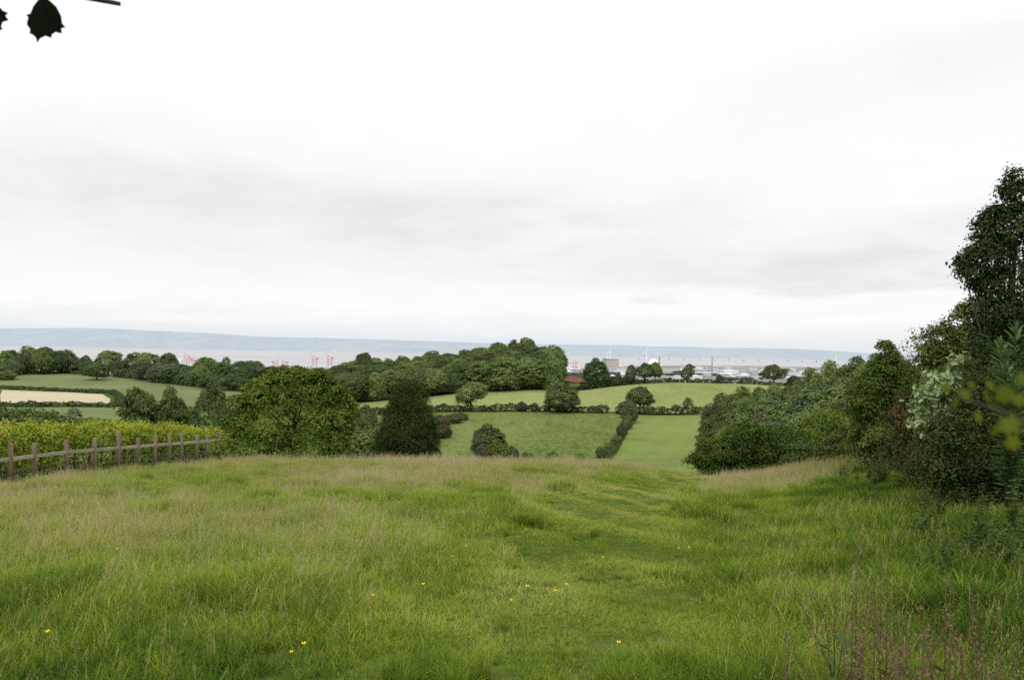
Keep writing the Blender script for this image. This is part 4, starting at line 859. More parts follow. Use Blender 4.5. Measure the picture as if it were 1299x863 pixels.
# blurred hawthorn spray close to the camera, reaching in from the right
def hawthorn_leaf(C, ax, nr, s):
    out = [(0, -.5), (.10, -.25), (.34, -.16), (.42, .06), (.22, .06), (.38, .30), (.34, .44), (.14, .36), (.0, .55), (-.14, .36), (-.34, .44), (-.38, .30), (-.22, .06), (-.42, .06), (-.34, -.16), (-.10, -.25)]
    ax = ax / np.linalg.norm(ax); nr = nr - nr.dot(ax) * ax; nr /= np.linalg.norm(nr); sd = np.cross(ax, nr)
    V = [C] + [C + s * (sd * x + ax * y + nr * .12 * (abs(x))) for x, y in out]
    return V, [[0, 1 + i, 1 + (i + 1) % len(out)] for i in range(len(out))]
rng = np.random.default_rng(8); mbl = MB(); mbs = MB(); dN = .46
p_in = at(1420, 500, dN); o_h = np.array([p_in[0] + .25, p_in[1] + .1, float(hgt(p_in[0] + .25, p_in[1] + .1))])
tw = [at(1420, 590, dN), at(1330, 545, dN), at(1265, 520, dN * 1.02), at(1215, 505, dN * 1.05)]
mbs.tube([np.zeros(3), np.array(tw[0]) - o_h - np.array([-.12, -.02, .5]), np.array(tw[0]) - o_h] + [np.array(t) - o_h for t in tw[1:]], [.004, .002, .0014, .001, .0008, .0005], 6)
for px, py, rp in [(1282, 538, 30), (1252, 505, 20), (1222, 500, 18), (1200, 492, 15), (1275, 498, 24), (1296, 508, 26), (1240, 528, 18), (1285, 560, 26), (1298, 480, 22), (1256, 490, 15), (1262, 545, 20), (1212, 512, 14), (1310, 530, 32), (1320, 560, 30), (1232, 488, 13)]:
    c = at(px, py, dN * rng.uniform(.92, 1.12)) - o_h
    V_, T_ = hawthorn_leaf(c, np.array([rng.normal() * .5, rng.normal() * .4, -1 + rng.normal() * .6]), np.array([rng.normal() * .4, -1, .5 + rng.normal() * .3]), rp * 1.05 * dN / F)
    mbl.add(V_, T=T_)
root = empty('hawthorn_branch', o_h); link('stem', mbs.mesh('stem', M['twig'], True), root); link('foliage', mbl.mesh('foliage', M['near_leaf']), root)
tag(root, 'out of focus yellow-green hawthorn spray reaching in from the right edge', 'branch')
# holly leaf and twig hanging in at the top left
rng = np.random.default_rng(4); dH = 1.45
root_p = at(-60, -160, dH); mbs = MB()
mbs.tube([np.zeros(3), at(-20, -70, dH) - root_p, at(30, -28, dH) - root_p, at(70, -12, dH) - root_p, at(115, -3, dH) - root_p, at(152, 4.5, dH) - root_p], [.012, .009, .007, .006, .0055, .004], 8)
mbs.tube([at(30, -28, dH) - root_p, at(44, -18, dH) - root_p, at(53, -4, dH) - root_p], [.003, .002, .0014], 6)
mbs.tube([at(-20, -70, dH) - root_p, at(-24, -20, dH) - root_p, at(-20, 4, dH) - root_p], [.004, .003, .0014], 6)
HOL = [(0, -.5), (.10, -.48), (.28, -.36), (.40, -.18), (.44, -.02), (.52, .06), (.44, .10), (.46, .22), (.33, .22), (.26, .30), (.26, .38), (.14, .36), (.04, .44), (-.02, .56), (-.08, .44), (-.18, .38), (-.27, .36), (-.27, .26), (-.38, .16), (-.38, .08), (-.36, .0), (-.43, -.07), (-.32, -.10), (-.26, -.28), (-.14, -.44)]
def holly_leaf(c, deg, s, tilt=.25):
    a = R(deg); V = [c]
    for x, y in HOL:
        xx, yy = x * math.cos(a) - y * math.sin(a), x * math.sin(a) + y * math.cos(a)
        V.append(c + s * (_r * xx - _u * yy + _f * tilt * (abs(x) + .3 * y)))
    return V, [[0, 1 + i, 1 + (i + 1) % len(HOL)] for i in range(len(HOL))]
root = empty('holly_branch', root_p); link('twig', mbs.mesh('twig', M['twig'], True), root)
for px, py, s, deg in [(52, 23.5, 54, 10), (-22, 22, 56, -25), (90, -45, 50, -30), (-60, -60, 50, 60)]:
    b = MB(); V_, T_ = holly_leaf(at(px, py, dH) - root_p, deg, s * dH / F); b.add(V_, T=T_); link('leaf', b.mesh('leaf', M['holly_shade']), root)
tag(root, 'dark holly twig with spiny leaves hanging in at the top corner of the sky', 'branch')

# ------------------------------------------------------------------ fence and its hedge
posts = [(-50, 616, 562, 21.5), (-18, 613, 563, 22.5), (14, 610, 563, 23.5), (44, 606, 563, 24.6), (85, 601, 558.5, 26), (120, 594, 556, 27.4), (151, 589, 548.5, 28.8), (175, 585, 556, 30), (197, 586, 553, 31.2), (215, 584, 551, 32.2), (231, 582, 549.5, 33.2), (250, 579, 552.5, 34.6), (263.5, 578, 552, 35.7), (279, 577, 549, 37)]
fp = []
for px, pb, pt, d in posts:
    t = at(px, pt, d); fp.append((t, float(hgt(t[0], t[1]))))
o_f = np.array([fp[0][0][0], fp[0][0][1], fp[0][1]])
root = empty('post_and_rail_fence', o_f); rng = np.random.default_rng(3)
for i, (t, z0) in enumerate(fp):
    b = MB(); r = .067 + .008 * rng.random(); h = t[2] - z0; lx, ly = rng.normal(size=2) * .02
    q = np.array([t[0], t[1], z0]) - o_f
    b.tube([q + (0, 0, -.2), q + (0, 0, h * .5), q + (lx, ly, h - .015), q + (lx, ly, h)], [r * 1.03, r, r * .98, r * .8], 10)
    link('post', b.mesh('post', M['wood'], True), root)
def rail_z(i): return fp[i][1]
for i in range(len(fp) - 1):
    a, b_ = np.array(fp[i][0]), np.array(fp[i + 1][0])
    za = at(posts[i][0], np.interp(posts[i][0], [-50, 44, 85, 151, 197, 250, 279], [590, 579, 574, 568.5, 565, 561, 558.5]), posts[i][3])[2]
    zb = at(posts[i + 1][0], np.interp(posts[i + 1][0], [-50, 44, 85, 151, 197, 250, 279], [590, 579, 574, 568.5, 565, 561, 558.5]), posts[i + 1][3])[2]
    A_ = np.array([a[0], a[1] - .085, za]) - o_f; B_ = np.array([b_[0], b_[1] - .085, zb]) - o_f
    e = (B_ - A_) / np.linalg.norm(B_ - A_); nrm = np.array([e[1], -e[0], 0]); nrm /= np.linalg.norm(nrm)
    V = []
    for P in (A_ - e * .03, B_ + e * .03 if i == len(fp) - 2 else B_ - e * .035):
        for s1, s2 in ((-1, -1), (1, -1), (1.0, .6), (.4, 1), (-.4, 1), (-1, .6)): V.append(P + nrm * s1 * .02 + np.array([0, 0, s2 * .052]))
    b = MB(); b.add(V, [[j, (j + 1) % 6, 6 + (j + 1) % 6, 6 + j] for j in range(6)] + [[0, 5, 4, 3], [0, 3, 2, 1], [6, 7, 8, 9], [6, 9, 10, 11]])
    link('rail', b.mesh('rail', M['rail']), root)
b = MB()
for hz_ in (.12, .28, .44):
    for i in range(len(fp) - 1):
        A_ = np.array([fp[i][0][0], fp[i][0][1] - .07, fp[i][1] + hz_]) - o_f; B_ = np.array([fp[i + 1][0][0], fp[i + 1][0][1] - .07, fp[i + 1][1] + hz_]) - o_f
        b.tube([A_, B_], .004, 4, cap=False)
for i in range(len(fp) - 1):
    for s in np.linspace(0, 1, 9)[1:-1]:
        x = np.array(fp[i][0]) * (1 - s) + np.array(fp[i + 1][0]) * s; z = fp[i][1] * (1 - s) + fp[i + 1][1] * s
        b.tube([np.array([x[0], x[1] - .07, z + .02]) - o_f, np.array([x[0], x[1] - .07, z + .46]) - o_f], .003, 4, cap=False)
link('wire_netting', b.mesh('wire_netting', M['wire']), root)
tag(root, 'weathered wooden post and rail fence with wire netting along the meadow', 'fence')
hp = [(p[0][0] - 1.55, p[0][1] + .5) for p in fp]; hp += [(fp[-1][0][0] - 1.3, fp[-1][0][1] + 1.6)]
top = curve([(-60, 541), (0, 539), (80, 540), (150, 538), (220, 541), (275, 546)])
def topped_hedge(name, label, path, toprow, wm, mat, leaf, n, per, sr, seed, tpl, cols):
    rng = np.random.default_rng(seed); P = np.array(path, float); lob = []
    for (x, y), px in zip(P, cols):
        for rep in range(2):
            xx, yy = x + rng.normal() * .35, y + abs(rng.normal()) * .4
            zt = at(px, toprow(px) + rng.uniform(-3, 5), yy)[2]; z0 = float(hgt(xx, yy)); h = zt - z0
            lob.append((xx, yy, z0 + h * .72, wm * .62, wm * .6, h * .28)); lob.append((xx, yy - .1, z0 + h * .4, wm * .6, wm * .55, h * .4))
    o = np.array([P[0][0], P[0][1], float(hgt(*P[0]))])
    Pt, Nn = sprays(lob, n, per, sr, rng, deep=.3, flat=.5)
    ok = Pt[:, 2] > hgt(Pt[:, 0], Pt[:, 1]) + .02; Pt, Nn = Pt[ok], Nn[ok]
    root = empty(name, o)
    link('foliage', leaves('foliage', Pt - o, Nn, leaf * rng.uniform(.7, 1.3, len(Pt)), M[mat], tpl, rng), root)
    if mat == 'hornbeam':
        C2 = []
        for lx, ly, lz, ra, rb, rc in lob[::2]:
            for _ in range(18):
                d_ = unit(rng.normal(size=3) + np.array([.35, -.25, 1.1])); p_ = np.array([lx, ly, lz]) + d_ * np.array([ra, rb, rc])
                sl_ = rng.normal(size=2) * .7
                for q in range(rng.integers(4, 10)): C2.append(p_ + np.array([rng.normal() * .09 + sl_[0] * .04 * q, rng.normal() * .09 + sl_[1] * .04 * q, .032 * q - .08 + rng.normal() * .03]))
        C2 = np.array(C2); n2_ = rng.normal(size=C2.shape) * .6 + np.array([.2, -.2, .7])
        link('young_shoots_foliage', leaves('foliage', C2 - o, n2_, .085 * rng.uniform(.6, 1.25, len(C2)), M['shoots'], tpl, rng), root)
    b = MB()
    for x, y in P[::2]:
        z = float(hgt(x, y)); b.tube([np.array([x, y, z - .1]) - o, np.array([x + .1, y, z + 1.2]) - o], [.05, .02], 5)
    b.tube([(x - o[0], y - o[1], float(hgt(x, y)) - o[2] - .02) for x, y in P], .05, 5)
    link('stems', b.mesh('stems', M['bark']), root)
    tag(root, label, 'hedge')
def densify(path, cols, n):
    P = np.array(path); t = np.linspace(0, len(P) - 1, n); i = np.arange(len(P))
    return list(zip(np.interp(t, i, P[:, 0]), np.interp(t, i, P[:, 1]))), [CX + F * a / b for a, b in zip(np.interp(t, i, P[:, 0]), np.interp(t, i, P[:, 1]))]
pth, cols_ = densify(hp, None, 46)
topped_hedge('hornbeam_hedge', 'yellow-green hedge with orange young tips standing behind the rail fence', pth, top, 1.2, 'hornbeam', .1, 2600, 13, .26, 61, LEAF_F, cols_)
hp2 = [at(-80, 520, 34)[:2], at(-20, 520, 36)[:2], at(30, 520, 38)[:2], at(58, 520, 40)[:2]]
pth, cols_ = densify(hp2, None, 12)
topped_hedge('garden_hedge', 'darker green hedge showing above the yellow-green one at the left edge', pth, curve([(-80, 514), (0, 515), (30, 517), (60, 524)]), 1.8, 'shrub', .15, 520, 12, .35, 62, LEAF_F, cols_)

# ------------------------------------------------------------------ meadow grass
def grass_mat(name, stops, trans=.35, rough_tip=True):
    m, nt, N, L, out = new_mat(name)
    at_ = N.new('ShaderNodeAttribute'); at_.attribute_type = 'INSTANCER'; at_.attribute_name = 'tint'
    geo = N.new('ShaderNodeNewGeometry')
    a = N.new('ShaderNodeMath'); a.operation = 'MULTIPLY_ADD'; a.inputs[1].default_value = .5; a.inputs[2].default_value = -.25
    L.new(geo.outputs['Random Per Island'], a.inputs[0])
    s = N.new('ShaderNodeMath'); s.operation = 'ADD'; L.new(at_.outputs['Fac'], s.inputs[0]); L.new(a.outputs[0], s.inputs[1])
    r = ramp(N, stops); L.new(s.outputs[0], r.inputs[0])
    d = N.new('ShaderNodeBsdfDiffuse'); t = N.new('ShaderNodeBsdfTranslucent'); g = N.new('ShaderNodeBsdfGlossy'); g.inputs['Roughness'].default_value = .5
    L.new(r.outputs[0], d.inputs[0]); L.new(r.outputs[0], t.inputs[0])
    m1 = N.new('ShaderNodeMixShader'); m1.inputs[0].default_value = trans; L.new(d.outputs[0], m1.inputs[1]); L.new(t.outputs[0], m1.inputs[2])
    m2 = N.new('ShaderNodeMixShader'); m2.inputs[0].default_value = .004; L.new(m1.outputs[0], m2.inputs[1]); L.new(g.outputs[0], m2.inputs[2])
    L.new(m2.outputs[0], out.inputs[0]); return m
M['blade'] = grass_mat('grass_blade', [(0, (.036, .074, .013)), (.3, (.105, .178, .016)), (.55, (.215, .292, .029)), (.75, (.315, .36, .062)), (1, (.43, .415, .15))])
M['straw'] = grass_mat('seed_head', [(0, (.20, .21, .06)), (.4, (.32, .30, .115)), (.7, (.42, .345, .18)), (1, (.5, .41, .27))], trans=.2)
def tuft(name, n, h, rad, width, curl, seed, stalks=0, sh=(.45, .7), head=.1, bent=.5):
    rng = np.random.default_rng(seed); mb = MB()
    for i in range(n):
        a = rng.uniform(0, 6.28); rr_ = rad * math.sqrt(rng.random()); x, y = rr_ * math.cos(a), rr_ * math.sin(a)
        H = h * rng.uniform(.5, 1.25); b = rng.uniform(0, 6.28); c = curl * rng.uniform(.3, 1.4); w = width * rng.uniform(.7, 1.3)
        dv = np.array([math.cos(b), math.sin(b), 0]); sd = np.array([-math.sin(b + rng.normal() * .8), math.cos(b), 0])
        V = []
        for k, t in enumerate((0, .4, .75, 1)):
            p = np.array([x, y, -.02]) + dv * c * H * t ** 2 + np.array([0, 0, H * (t - bent * c * .45 * t ** 2.5)])
            ww = w * (1, .9, .6, 0)[k]
            V += [p - sd * ww / 2, p + sd * ww / 2] if k < 3 else [p]
        mb.add(V, [[0, 1, 3, 2], [2, 3, 5, 4]], [[4, 5, 6]])
    for i in range(stalks):
        a = rng.uniform(0, 6.28); rr_ = rad * math.sqrt(rng.random()); x, y = rr_ * math.cos(a), rr_ * math.sin(a)
        H = rng.uniform(*sh); b = rng.uniform(0, 6.28); dv = np.array([math.cos(b), math.sin(b), 0]) * rng.uniform(.05, .3)
        P = [np.array([x, y, 0]) + dv * H * t ** 2 + np.array([0, 0, H * t]) for t in (0, .5, 1)]
        w = .0028; V = []
        for p in P: V += [p - np.array([w / 2, 0, 0]), p + np.array([w / 2, 0, 0])]
        mb.add(V, [[0, 1, 3, 2], [2, 3, 5, 4]], m=1)
        for j in range(11):
            t = 1 - head * j / 11 / H * 1.6; p = np.array([x, y, 0]) + dv * H * t ** 2 + np.array([0, 0, H * t])
            o = rng.normal(size=3) * np.array([.012, .012, .006]) * (.3 + j / 8); q = p + o; L1 = rng.uniform(.012, .026); W1 = .0055
            e = unit(np.array([rng.normal() * .5, rng.normal() * .5, 1])); s1 = unit(np.cross(e, rng.normal(size=3)))
            mb.add([q - e * L1 / 2, q + s1 * W1 / 2, q + e * L1 / 2, q - s1 * W1 / 2], [[0, 1, 2, 3]], m=1)
    return bpy.data.objects.new(name, mb.mesh(name, [M['blade'], M['straw']]))
src = bpy.data.collections.new('grass_kinds')
KINDS_ = [tuft('a_lush', 50, .17, .15, .0072, .8, 1), tuft('b_lush', 50, .145, .155, .0075, 1.1, 2), tuft('c_short', 64, .085, .155, .0058, .9, 3), tuft('d_short', 64, .065, .16, .006, 1.2, 4),
          tuft('e_seed', 40, .20, .155, .0048, .6, 5, stalks=4, sh=(.24, .40)), tuft('f_seed', 36, .18, .155, .0048, .6, 6, stalks=6, sh=(.22, .38)), tuft('g_tussock', 130, .27, .11, .0055, .8, 7), tuft('h_tall', 36, .24, .15, .0078, .9, 8, stalks=1, sh=(.24, .34)), tuft('i_weed', 26, .13, .13, .028, 1.0, 9)]
for o in KINDS_: src.objects.link(o)
def vnoise(x, y, s, seed):
    rng = np.random.default_rng(seed); G = rng.random((257, 257)); u = (x / s) % 256; v = (y / s) % 256
    i, j = u.astype(int), v.astype(int); a, b = u - i, v - j; a = a * a * (3 - 2 * a); b = b * b * (3 - 2 * b)
    return G[i, j] * (1 - a) * (1 - b) + G[i + 1, j] * a * (1 - b) + G[i, j + 1] * (1 - a) * b + G[i + 1, j + 1] * a * b
def path_dist(x, y):
    """distance from the trodden way through the meadow"""
    cx = np.interp(y, [0, 5, 8, 12, 18, 26, 36, 46], [.2, .35, .7, 1.3, 2.5, 4.9, 8.6, 12.3])
    return np.abs(x - cx)
rng = np.random.default_rng(77)
def scatter(y0, y1, dens):
    n = int(dens * (y1 - y0) * (y1 + y0) * .82 * 1.02)
    y = np.sqrt(rng.uniform(y0 ** 2, y1 ** 2, n)); x = rng.uniform(-.82, .82, n) * y
    return x, y
parts = [scatter(2.2, 8, 125), scatter(8, 15, 78), scatter(15, 26, 46), scatter(26, 52, 26)]
gx = np.concatenate([p[0] for p in parts]); gy = np.concatenate([p[1] for p in parts])
hx = lambda y: np.interp(y, [0, 8, 12, 17, 25, 36, 46, 60], [6.0, 6.6, 7.9, 9.9, 11.6, 14.5, 17, 20])   # line of the right hedge
fx = np.array([p[0][0] for p in fp]); fy = np.array([p[0][1] for p in fp])
left = np.interp(gy, np.concatenate([[0], fy, [60]]), np.concatenate([[-20], fx, [-20]]))
keep = (gx < hx(gy) + 1.2) & ~((gx < left - .1) & (gy > fy[0]) & (gy < 38)) 
keep &= ~((gx < np.interp(gy, fy, fx) - 0) & (gy > 21) & (gy < 37.5))
gx, gy = gx[keep], gy[keep]
n1, n2, n3, n4 = vnoise(gx, gy, 1.3, 1), vnoise(gx, gy, 4.2, 2), vnoise(gx, gy, .55, 3), vnoise(gx, gy, 9, 4)
pd = path_dist(gx, gy) + (n1 - .5) * 1.2
wpath = np.clip(1 - (pd - .7) / 1.3, 0, 1)
n = len(gx); kindi = np.zeros(n, int)
u = rng.random(n)
seedy = np.clip((gy - 14) / 15, 0, 1) * .70 + (n2 - .5) * .7 + (n4 - .5) * .4 - wpath * .5 - .08 - np.clip((13 - gy) / 5, 0, 1) * .12
seedy += np.clip(1 - np.hypot((gx - 11) / 3.5, (gy - 31) / 5), 0, 1) * .6
rightside = np.clip((gx - np.interp(gy, [0, 8, 20, 40], [2.4, 3.2, 7, 13])) / 1.5, 0, 1)
kindi = np.where(u < .5, 0, 1)
kindi = np.where((rng.random(n) < .42 + .3 * n2) & (wpath < .5) & (gy < 16), 7, kindi)
seedy -= np.clip((20 - gy) / 4, 0, 1) * rightside * .35
kindi = np.where(rng.random(n) < seedy, np.where(rng.random(n) < .5, 4, 5), kindi)
kindi = np.where(rng.random(n) < wpath * 1.1, np.where(rng.random(n) < .5, 2, 3), kindi)
kindi = np.where((vnoise(gx, gy, .42, 9) > .84) & (gy < 20) & (wpath < .3), 8, kindi)
tus = (n1 > .74) & (n3 > .45) & (wpath < .6) & (gy < 24)
kindi = np.where(tus & (rng.random(n) < .6), 6, kindi)
tint = .46 + (n2 - .5) * .34 + (n1 - .5) * .28 + (n3 - .5) * .30 + rng.normal(size=n) * .05
tint += np.clip((gy - 9) / 22, 0, 1) * .20 - np.clip((11 - gy) / 6, 0, 1) * .09 + (n4 - .5) * .18 + wpath * .09 - rightside * .20 + .06 + np.clip((gy - 24) / 12, 0, 1) * .06
kindi = np.where((wpath > .5) & (vnoise(gx, gy, .45, 12) > .9) & (gy < 22), 6, kindi)
spot = (np.hypot(gx - 1.05, gy - 5.2) < .42) | (np.hypot(gx + 4.5, gy - 7.5) < .55) | (np.hypot(gx + .45, gy - 5.0) < .3)
kindi = np.where(spot & (rng.random(n) < .8), 6, kindi)
tint = np.where(kindi == 6, tint - np.where(wpath > .5, .12, .2), np.where(kindi == 8, tint - .16, tint))
wlow = (kindi == 6) & (wpath > .5) & ~spot
scale = rng.uniform(.75, 1.2, n) * (.9 + .3 * (n1 - .4) + .35 * (n3 - .5)) * (1 - .28 * wpath) * np.interp(gy, [0, 8, 26, 46], [.9, 1, 1.12, 1.2]) * (1 + .2 * rightside)
scale *= np.where(wlow, .5, 1)
scale *= np.where((gy > 20) & (gy < 39) & (gx < np.interp(gy, fy, fx) + 2.2), .6, 1)
V = np.column_stack([gx, gy, hgt(gx, gy)])
me = bpy.data.meshes.new('meadow_grass'); me.vertices.add(n); me.vertices.foreach_set('co', V.astype(np.float32).ravel())
def attr(nm, ty, data):
    a = me.attributes.new(nm, ty, 'POINT'); a.data.foreach_set('vector' if ty == 'FLOAT_VECTOR' else 'value', data.ravel())
attr('tint', 'FLOAT', np.clip(tint, 0, 1).astype(np.float32)); attr('size', 'FLOAT', scale.astype(np.float32)); attr('pick', 'INT', kindi.astype(np.int32))
attr('turn', 'FLOAT_VECTOR', np.column_stack([rng.normal(size=n) * .08, rng.normal(size=n) * .08 , rng.uniform(0, 6.28, n)]).astype(np.float32))
for m in (M['blade'], M['straw']): me.materials.append(m)
grass = link('meadow_grass', me); tag(grass, 'long flowering meadow grass covering the sloping field', 'grass', kind='stuff')
ng = bpy.data.node_groups.new('grass_scatter', 'GeometryNodeTree')
ng.interface.new_socket('Geometry', in_out='INPUT', socket_type='NodeSocketGeometry'); ng.interface.new_socket('Geometry', in_out='OUTPUT', socket_type='NodeSocketGeometry')
N, L = ng.nodes, ng.links
gi, go = N.new('NodeGroupInput'), N.new('NodeGroupOutput')
ci = N.new('GeometryNodeCollectionInfo'); ci.inputs['Collection'].default_value = src; ci.inputs['Separate Children'].default_value = True; ci.inputs['Reset Children'].default_value = True
ip = N.new('GeometryNodeInstanceOnPoints'); ip.inputs['Pick Instance'].default_value = True
def named(nm, ty):
    a = N.new('GeometryNodeInputNamedAttribute'); a.data_type = ty; a.inputs['Name'].default_value = nm; return a.outputs['Attribute']
m2p = N.new('GeometryNodeMeshToPoints')
L.new(gi.outputs[0], m2p.inputs['Mesh']); L.new(m2p.outputs[0], ip.inputs['Points']); L.new(ci.outputs[0], ip.inputs['Instance'])
L.new(named('pick', 'INT'), ip.inputs['Instance Index']); L.new(named('turn', 'FLOAT_VECTOR'), ip.inputs['Rotation']); L.new(named('size', 'FLOAT'), ip.inputs['Scale'])
L.new(ip.outputs[0], go.inputs[0])
md = grass.modifiers.new('scatter', 'NODES'); md.node_group = ng

# ------------------------------------------------------------------ plants standing in the meadow
M['dock_stem'] = flat_mat('dock_stem', (.06, .045, .022), (.11, .08, .042), 10)
M['dock_seed'] = leaf_mat('dock_seed', G3((.06, .045, .025), (.12, .085, .045), (.20, .14, .075)), nscale=8, spread=.2, trans=.2)
M['petal'] = flat_mat('buttercup_petal', (.75, .58, .02), rough=.35)
M['green'] = flat_mat('green_stem', (.05, .09, .02))
def dock(seed, H):
    rng = np.random.default_rng(seed); root = empty('dock_plant', (0, 0, 0)); b = MB(); C = []; S = []
    stems = [(np.zeros(2), H)] + [(rng.normal(size=2) * .12, H * rng.uniform(.6, .85)) for _ in range(2)]
    for e, h in stems:
        b.tube([(0, 0, -.03), (e[0] * .5, e[1] * .5, h * .5), (e[0], e[1], h)], [.004, .003, .0012], 5)
        for t in np.arange(.42, 1.0, .04):
            for j in range(int(13 * (1.25 - t))):
                a = rng.uniform(0, 6.28); r_ = abs(rng.normal()) * .040 * (1.3 - t)
                C.append((e[0] * t + r_ * math.cos(a), e[1] * t + r_ * math.sin(a), h * t + rng.normal() * .012 + r_ * .6)); S.append(rng.uniform(.009, .019))
    C = np.array(C); S = np.array(S)
    link('stem', b.mesh('stem', M['dock_stem'], True), root)
    link('seed_sprays', leaves('seed_sprays', C, rng.normal(size=C.shape), S, M['dock_seed'], LEAF_Q, rng), root)
    Cl = []; Nl = []; Al = []; Sl = []
    for i in range(5):
        a = rng.uniform(0, 6.28); e = rng.uniform(.7, 1.3); dv = np.array([math.cos(a) * math.sin(e), math.sin(a) * math.sin(e), math.cos(e)]); s = rng.uniform(.10, .17)
        Cl.append(dv * s * .5 + np.array([0, 0, H * rng.uniform(.02, .4)])); Al.append(dv); Nl.append(np.cross(np.cross(dv, [0, 0, 1]), dv)); Sl.append(s)
    link('foliage', leaves('foliage', np.array(Cl), np.array(Nl), np.array(Sl), M['nettle'], LEAF_F, rng, np.array(Al)), root)
    return root
def copy_tree(o, parent=None):
    c = o.copy(); COL.objects.link(c)
    if parent is not None: c.parent = parent
    for ch in list(o.children): copy_tree(ch, c)
    return c
protos = [dock(k, h) for k, h in ((1, 1.0), (2, .9), (3, .8))]
used = [False] * 3
spots = [(1060, 712, 863), (1087, 690, 850), (1082, 730, 860), (1118, 705, 850), (1126, 715, 845), (1110, 745, 860), (1142, 750, 855), (1150, 770, 862), (1172, 760, 850), (1200, 718, 850), (1206, 735, 838), (1234, 755, 862), (1182, 790, 862), (1072, 790, 880), (1096, 770, 880), (1240, 735, 840), (1265, 770, 870), (1000, 805, 880), (1290, 800, 880)]
pos_words = {0: 'leftmost tall reddish dock with slender seed spikes', 1: 'tallest reddish dock of the left pair, its tip highest'}
for i, (px, tp, bs) in enumerate(spots):
    k = i % 3; want = rng.uniform(.75, 1.0) if tp < 780 else rng.uniform(.45, .7)
    ds = np.linspace(2.5, 9, 300); Q = np.array([at(px, tp, d) for d in ds]); Hs = Q[:, 2] - hgt(Q[:, 0], Q[:, 1])
    j = int(np.argmin(abs(Hs - want))); p = Q[j]; H = Hs[j]; z0 = p[2] - H
    o = protos[k] if not used[k] else copy_tree(protos[k]); used[k] = True
    o.location = (p[0], p[1], z0); o.rotation_euler.z = rng.uniform(0, 6.28); s = H / (1.0, .9, .8)[k]; o.scale = (s ** .5, s ** .5, s)
    tag(o, 'reddish brown dock gone to seed in the long grass below the hedge', 'plant', 'dock plants in the long grass')
# nettles and low herbage along the foot of the hedge
def nettle(seed, H):
    rng = np.random.default_rng(seed); root = empty('nettle_plant', (0, 0, 0)); b = MB(); C = []; Nn = []; A_ = []; S = []
    for s in range(7):
        e = rng.normal(size=2) * .13; e0 = rng.normal(size=2) * .09; h = H * rng.uniform(.6, 1.05)
        b.tube([(e0[0], e0[1], -.03), (e[0], e[1], h)], [.004, .002], 4)
        for t in np.arange(.15, 1.01, .09):
            for q in range(2):
                a = rng.uniform(0, 6.28) if q == 0 else a + math.pi; el = rng.uniform(1.0, 1.6)
                dv = np.array([math.cos(a) * math.sin(el), math.sin(a) * math.sin(el), math.cos(el)]); ln = .10 * (1.15 - .55 * t)
                C.append(np.array([e0[0] + (e[0] - e0[0]) * t, e0[1] + (e[1] - e0[1]) * t, h * t]) + dv * ln * .55); A_.append(dv); Nn.append(np.array([0, 0, 1]) + rng.normal(size=3) * .3); S.append(ln)
    link('stem', b.mesh('stem', M['green']), root)
    link('foliage', leaves('foliage', np.array(C), np.array(Nn), np.array(S), M['nettle'], (LEAF_F[0] * np.array([1.2, 1, 1]), LEAF_F[1]), rng, np.array(A_)), root)
    return root
nproto = [nettle(k, h) for k, h in ((11, .8), (12, .7), (13, .6))]; used = [False] * 3
for i in range(90):
    y = rng.uniform(5.5, 26); off = rng.uniform(-2.2, .9) * (1 if y < 14 else .6); x = float(hx(y)) + off
    if y < 8: x = float(hx(y)) + rng.uniform(-1.8, .6)
    k = i % 3; o = nproto[k] if not used[k] else copy_tree(nproto[k]); used[k] = True
    o.location = (x, y, float(hgt(x, y))); o.rotation_euler.z = rng.uniform(0, 6.28); s = rng.uniform(.7, 1.25) * (1 if off > -1 else .75); o.scale = (s, s, s)
    tag(o, 'leafy green nettle clump at the foot of the right hand hedge', 'plant', 'nettles along the hedge foot')
# buttercups
def buttercup():
    root = empty('buttercup', (0, 0, 0)); b = MB(); b.tube([(0, 0, -.02), (.02, 0, .2), (.01, .01, .4)], [.0022, .002, .0015], 4); link('stem', b.mesh('stem', M['green']), root)
    V = []; Q = []
    for k in range(5):
        a = k * 2 * math.pi / 5; e = np.array([math.cos(a), math.sin(a), 0]); s = np.array([-e[1], e[0], 0]); c = np.array([.01, .01, .4])
        m = len(V); V += [c, c + e * .011 + s * .010 + (0, 0, .010), c + e * .015 + (0, 0, .018), c + e * .011 - s * .010 + (0, 0, .010)]; Q.append([m, m + 1, m + 2, m + 3])
    link('flower', np_mesh('flower', V, np.array(Q), M['petal']), root)
    return root
bp = buttercup(); first = True
BC = [(60, 826), (368, 832), (386, 837), (247, 652), (243, 657), (251, 654), (149, 700), (785, 838), (538, 756), (650, 768), (670, 762), (720, 760), (706, 768), (765, 710), (592, 697), (575, 712), (668, 681), (705, 668), (472, 762), (877, 662), (890, 668), (920, 655), (945, 685), (860, 700), (873, 703), (1005, 615), (1012, 618), (995, 622), (930, 628), (960, 640), (770, 625), (800, 618), (700, 610), (660, 622), (740, 632), (820, 640), (840, 655)]
for px, py in BC:
    v = at(px, py, 1.0) - EYE; ds = np.linspace(4, 45, 800); P = EYE + v * ds[:, None]
    k = np.nonzero(P[:, 2] < hgt(P[:, 0], P[:, 1]) + .36)[0]; p = P[k[0]] if len(k) else P[-1]
    o = bp if first else copy_tree(bp); first = False
    s = rng.uniform(.9, 1.15); o.location = (p[0], p[1], float(hgt(p[0], p[1]))); o.rotation_euler.z = rng.uniform(0, 6.28); o.scale = (s * .8, s * .8, s)
    tag(o, 'yellow buttercup flower standing in the meadow grass', 'flower', 'buttercups in the meadow')

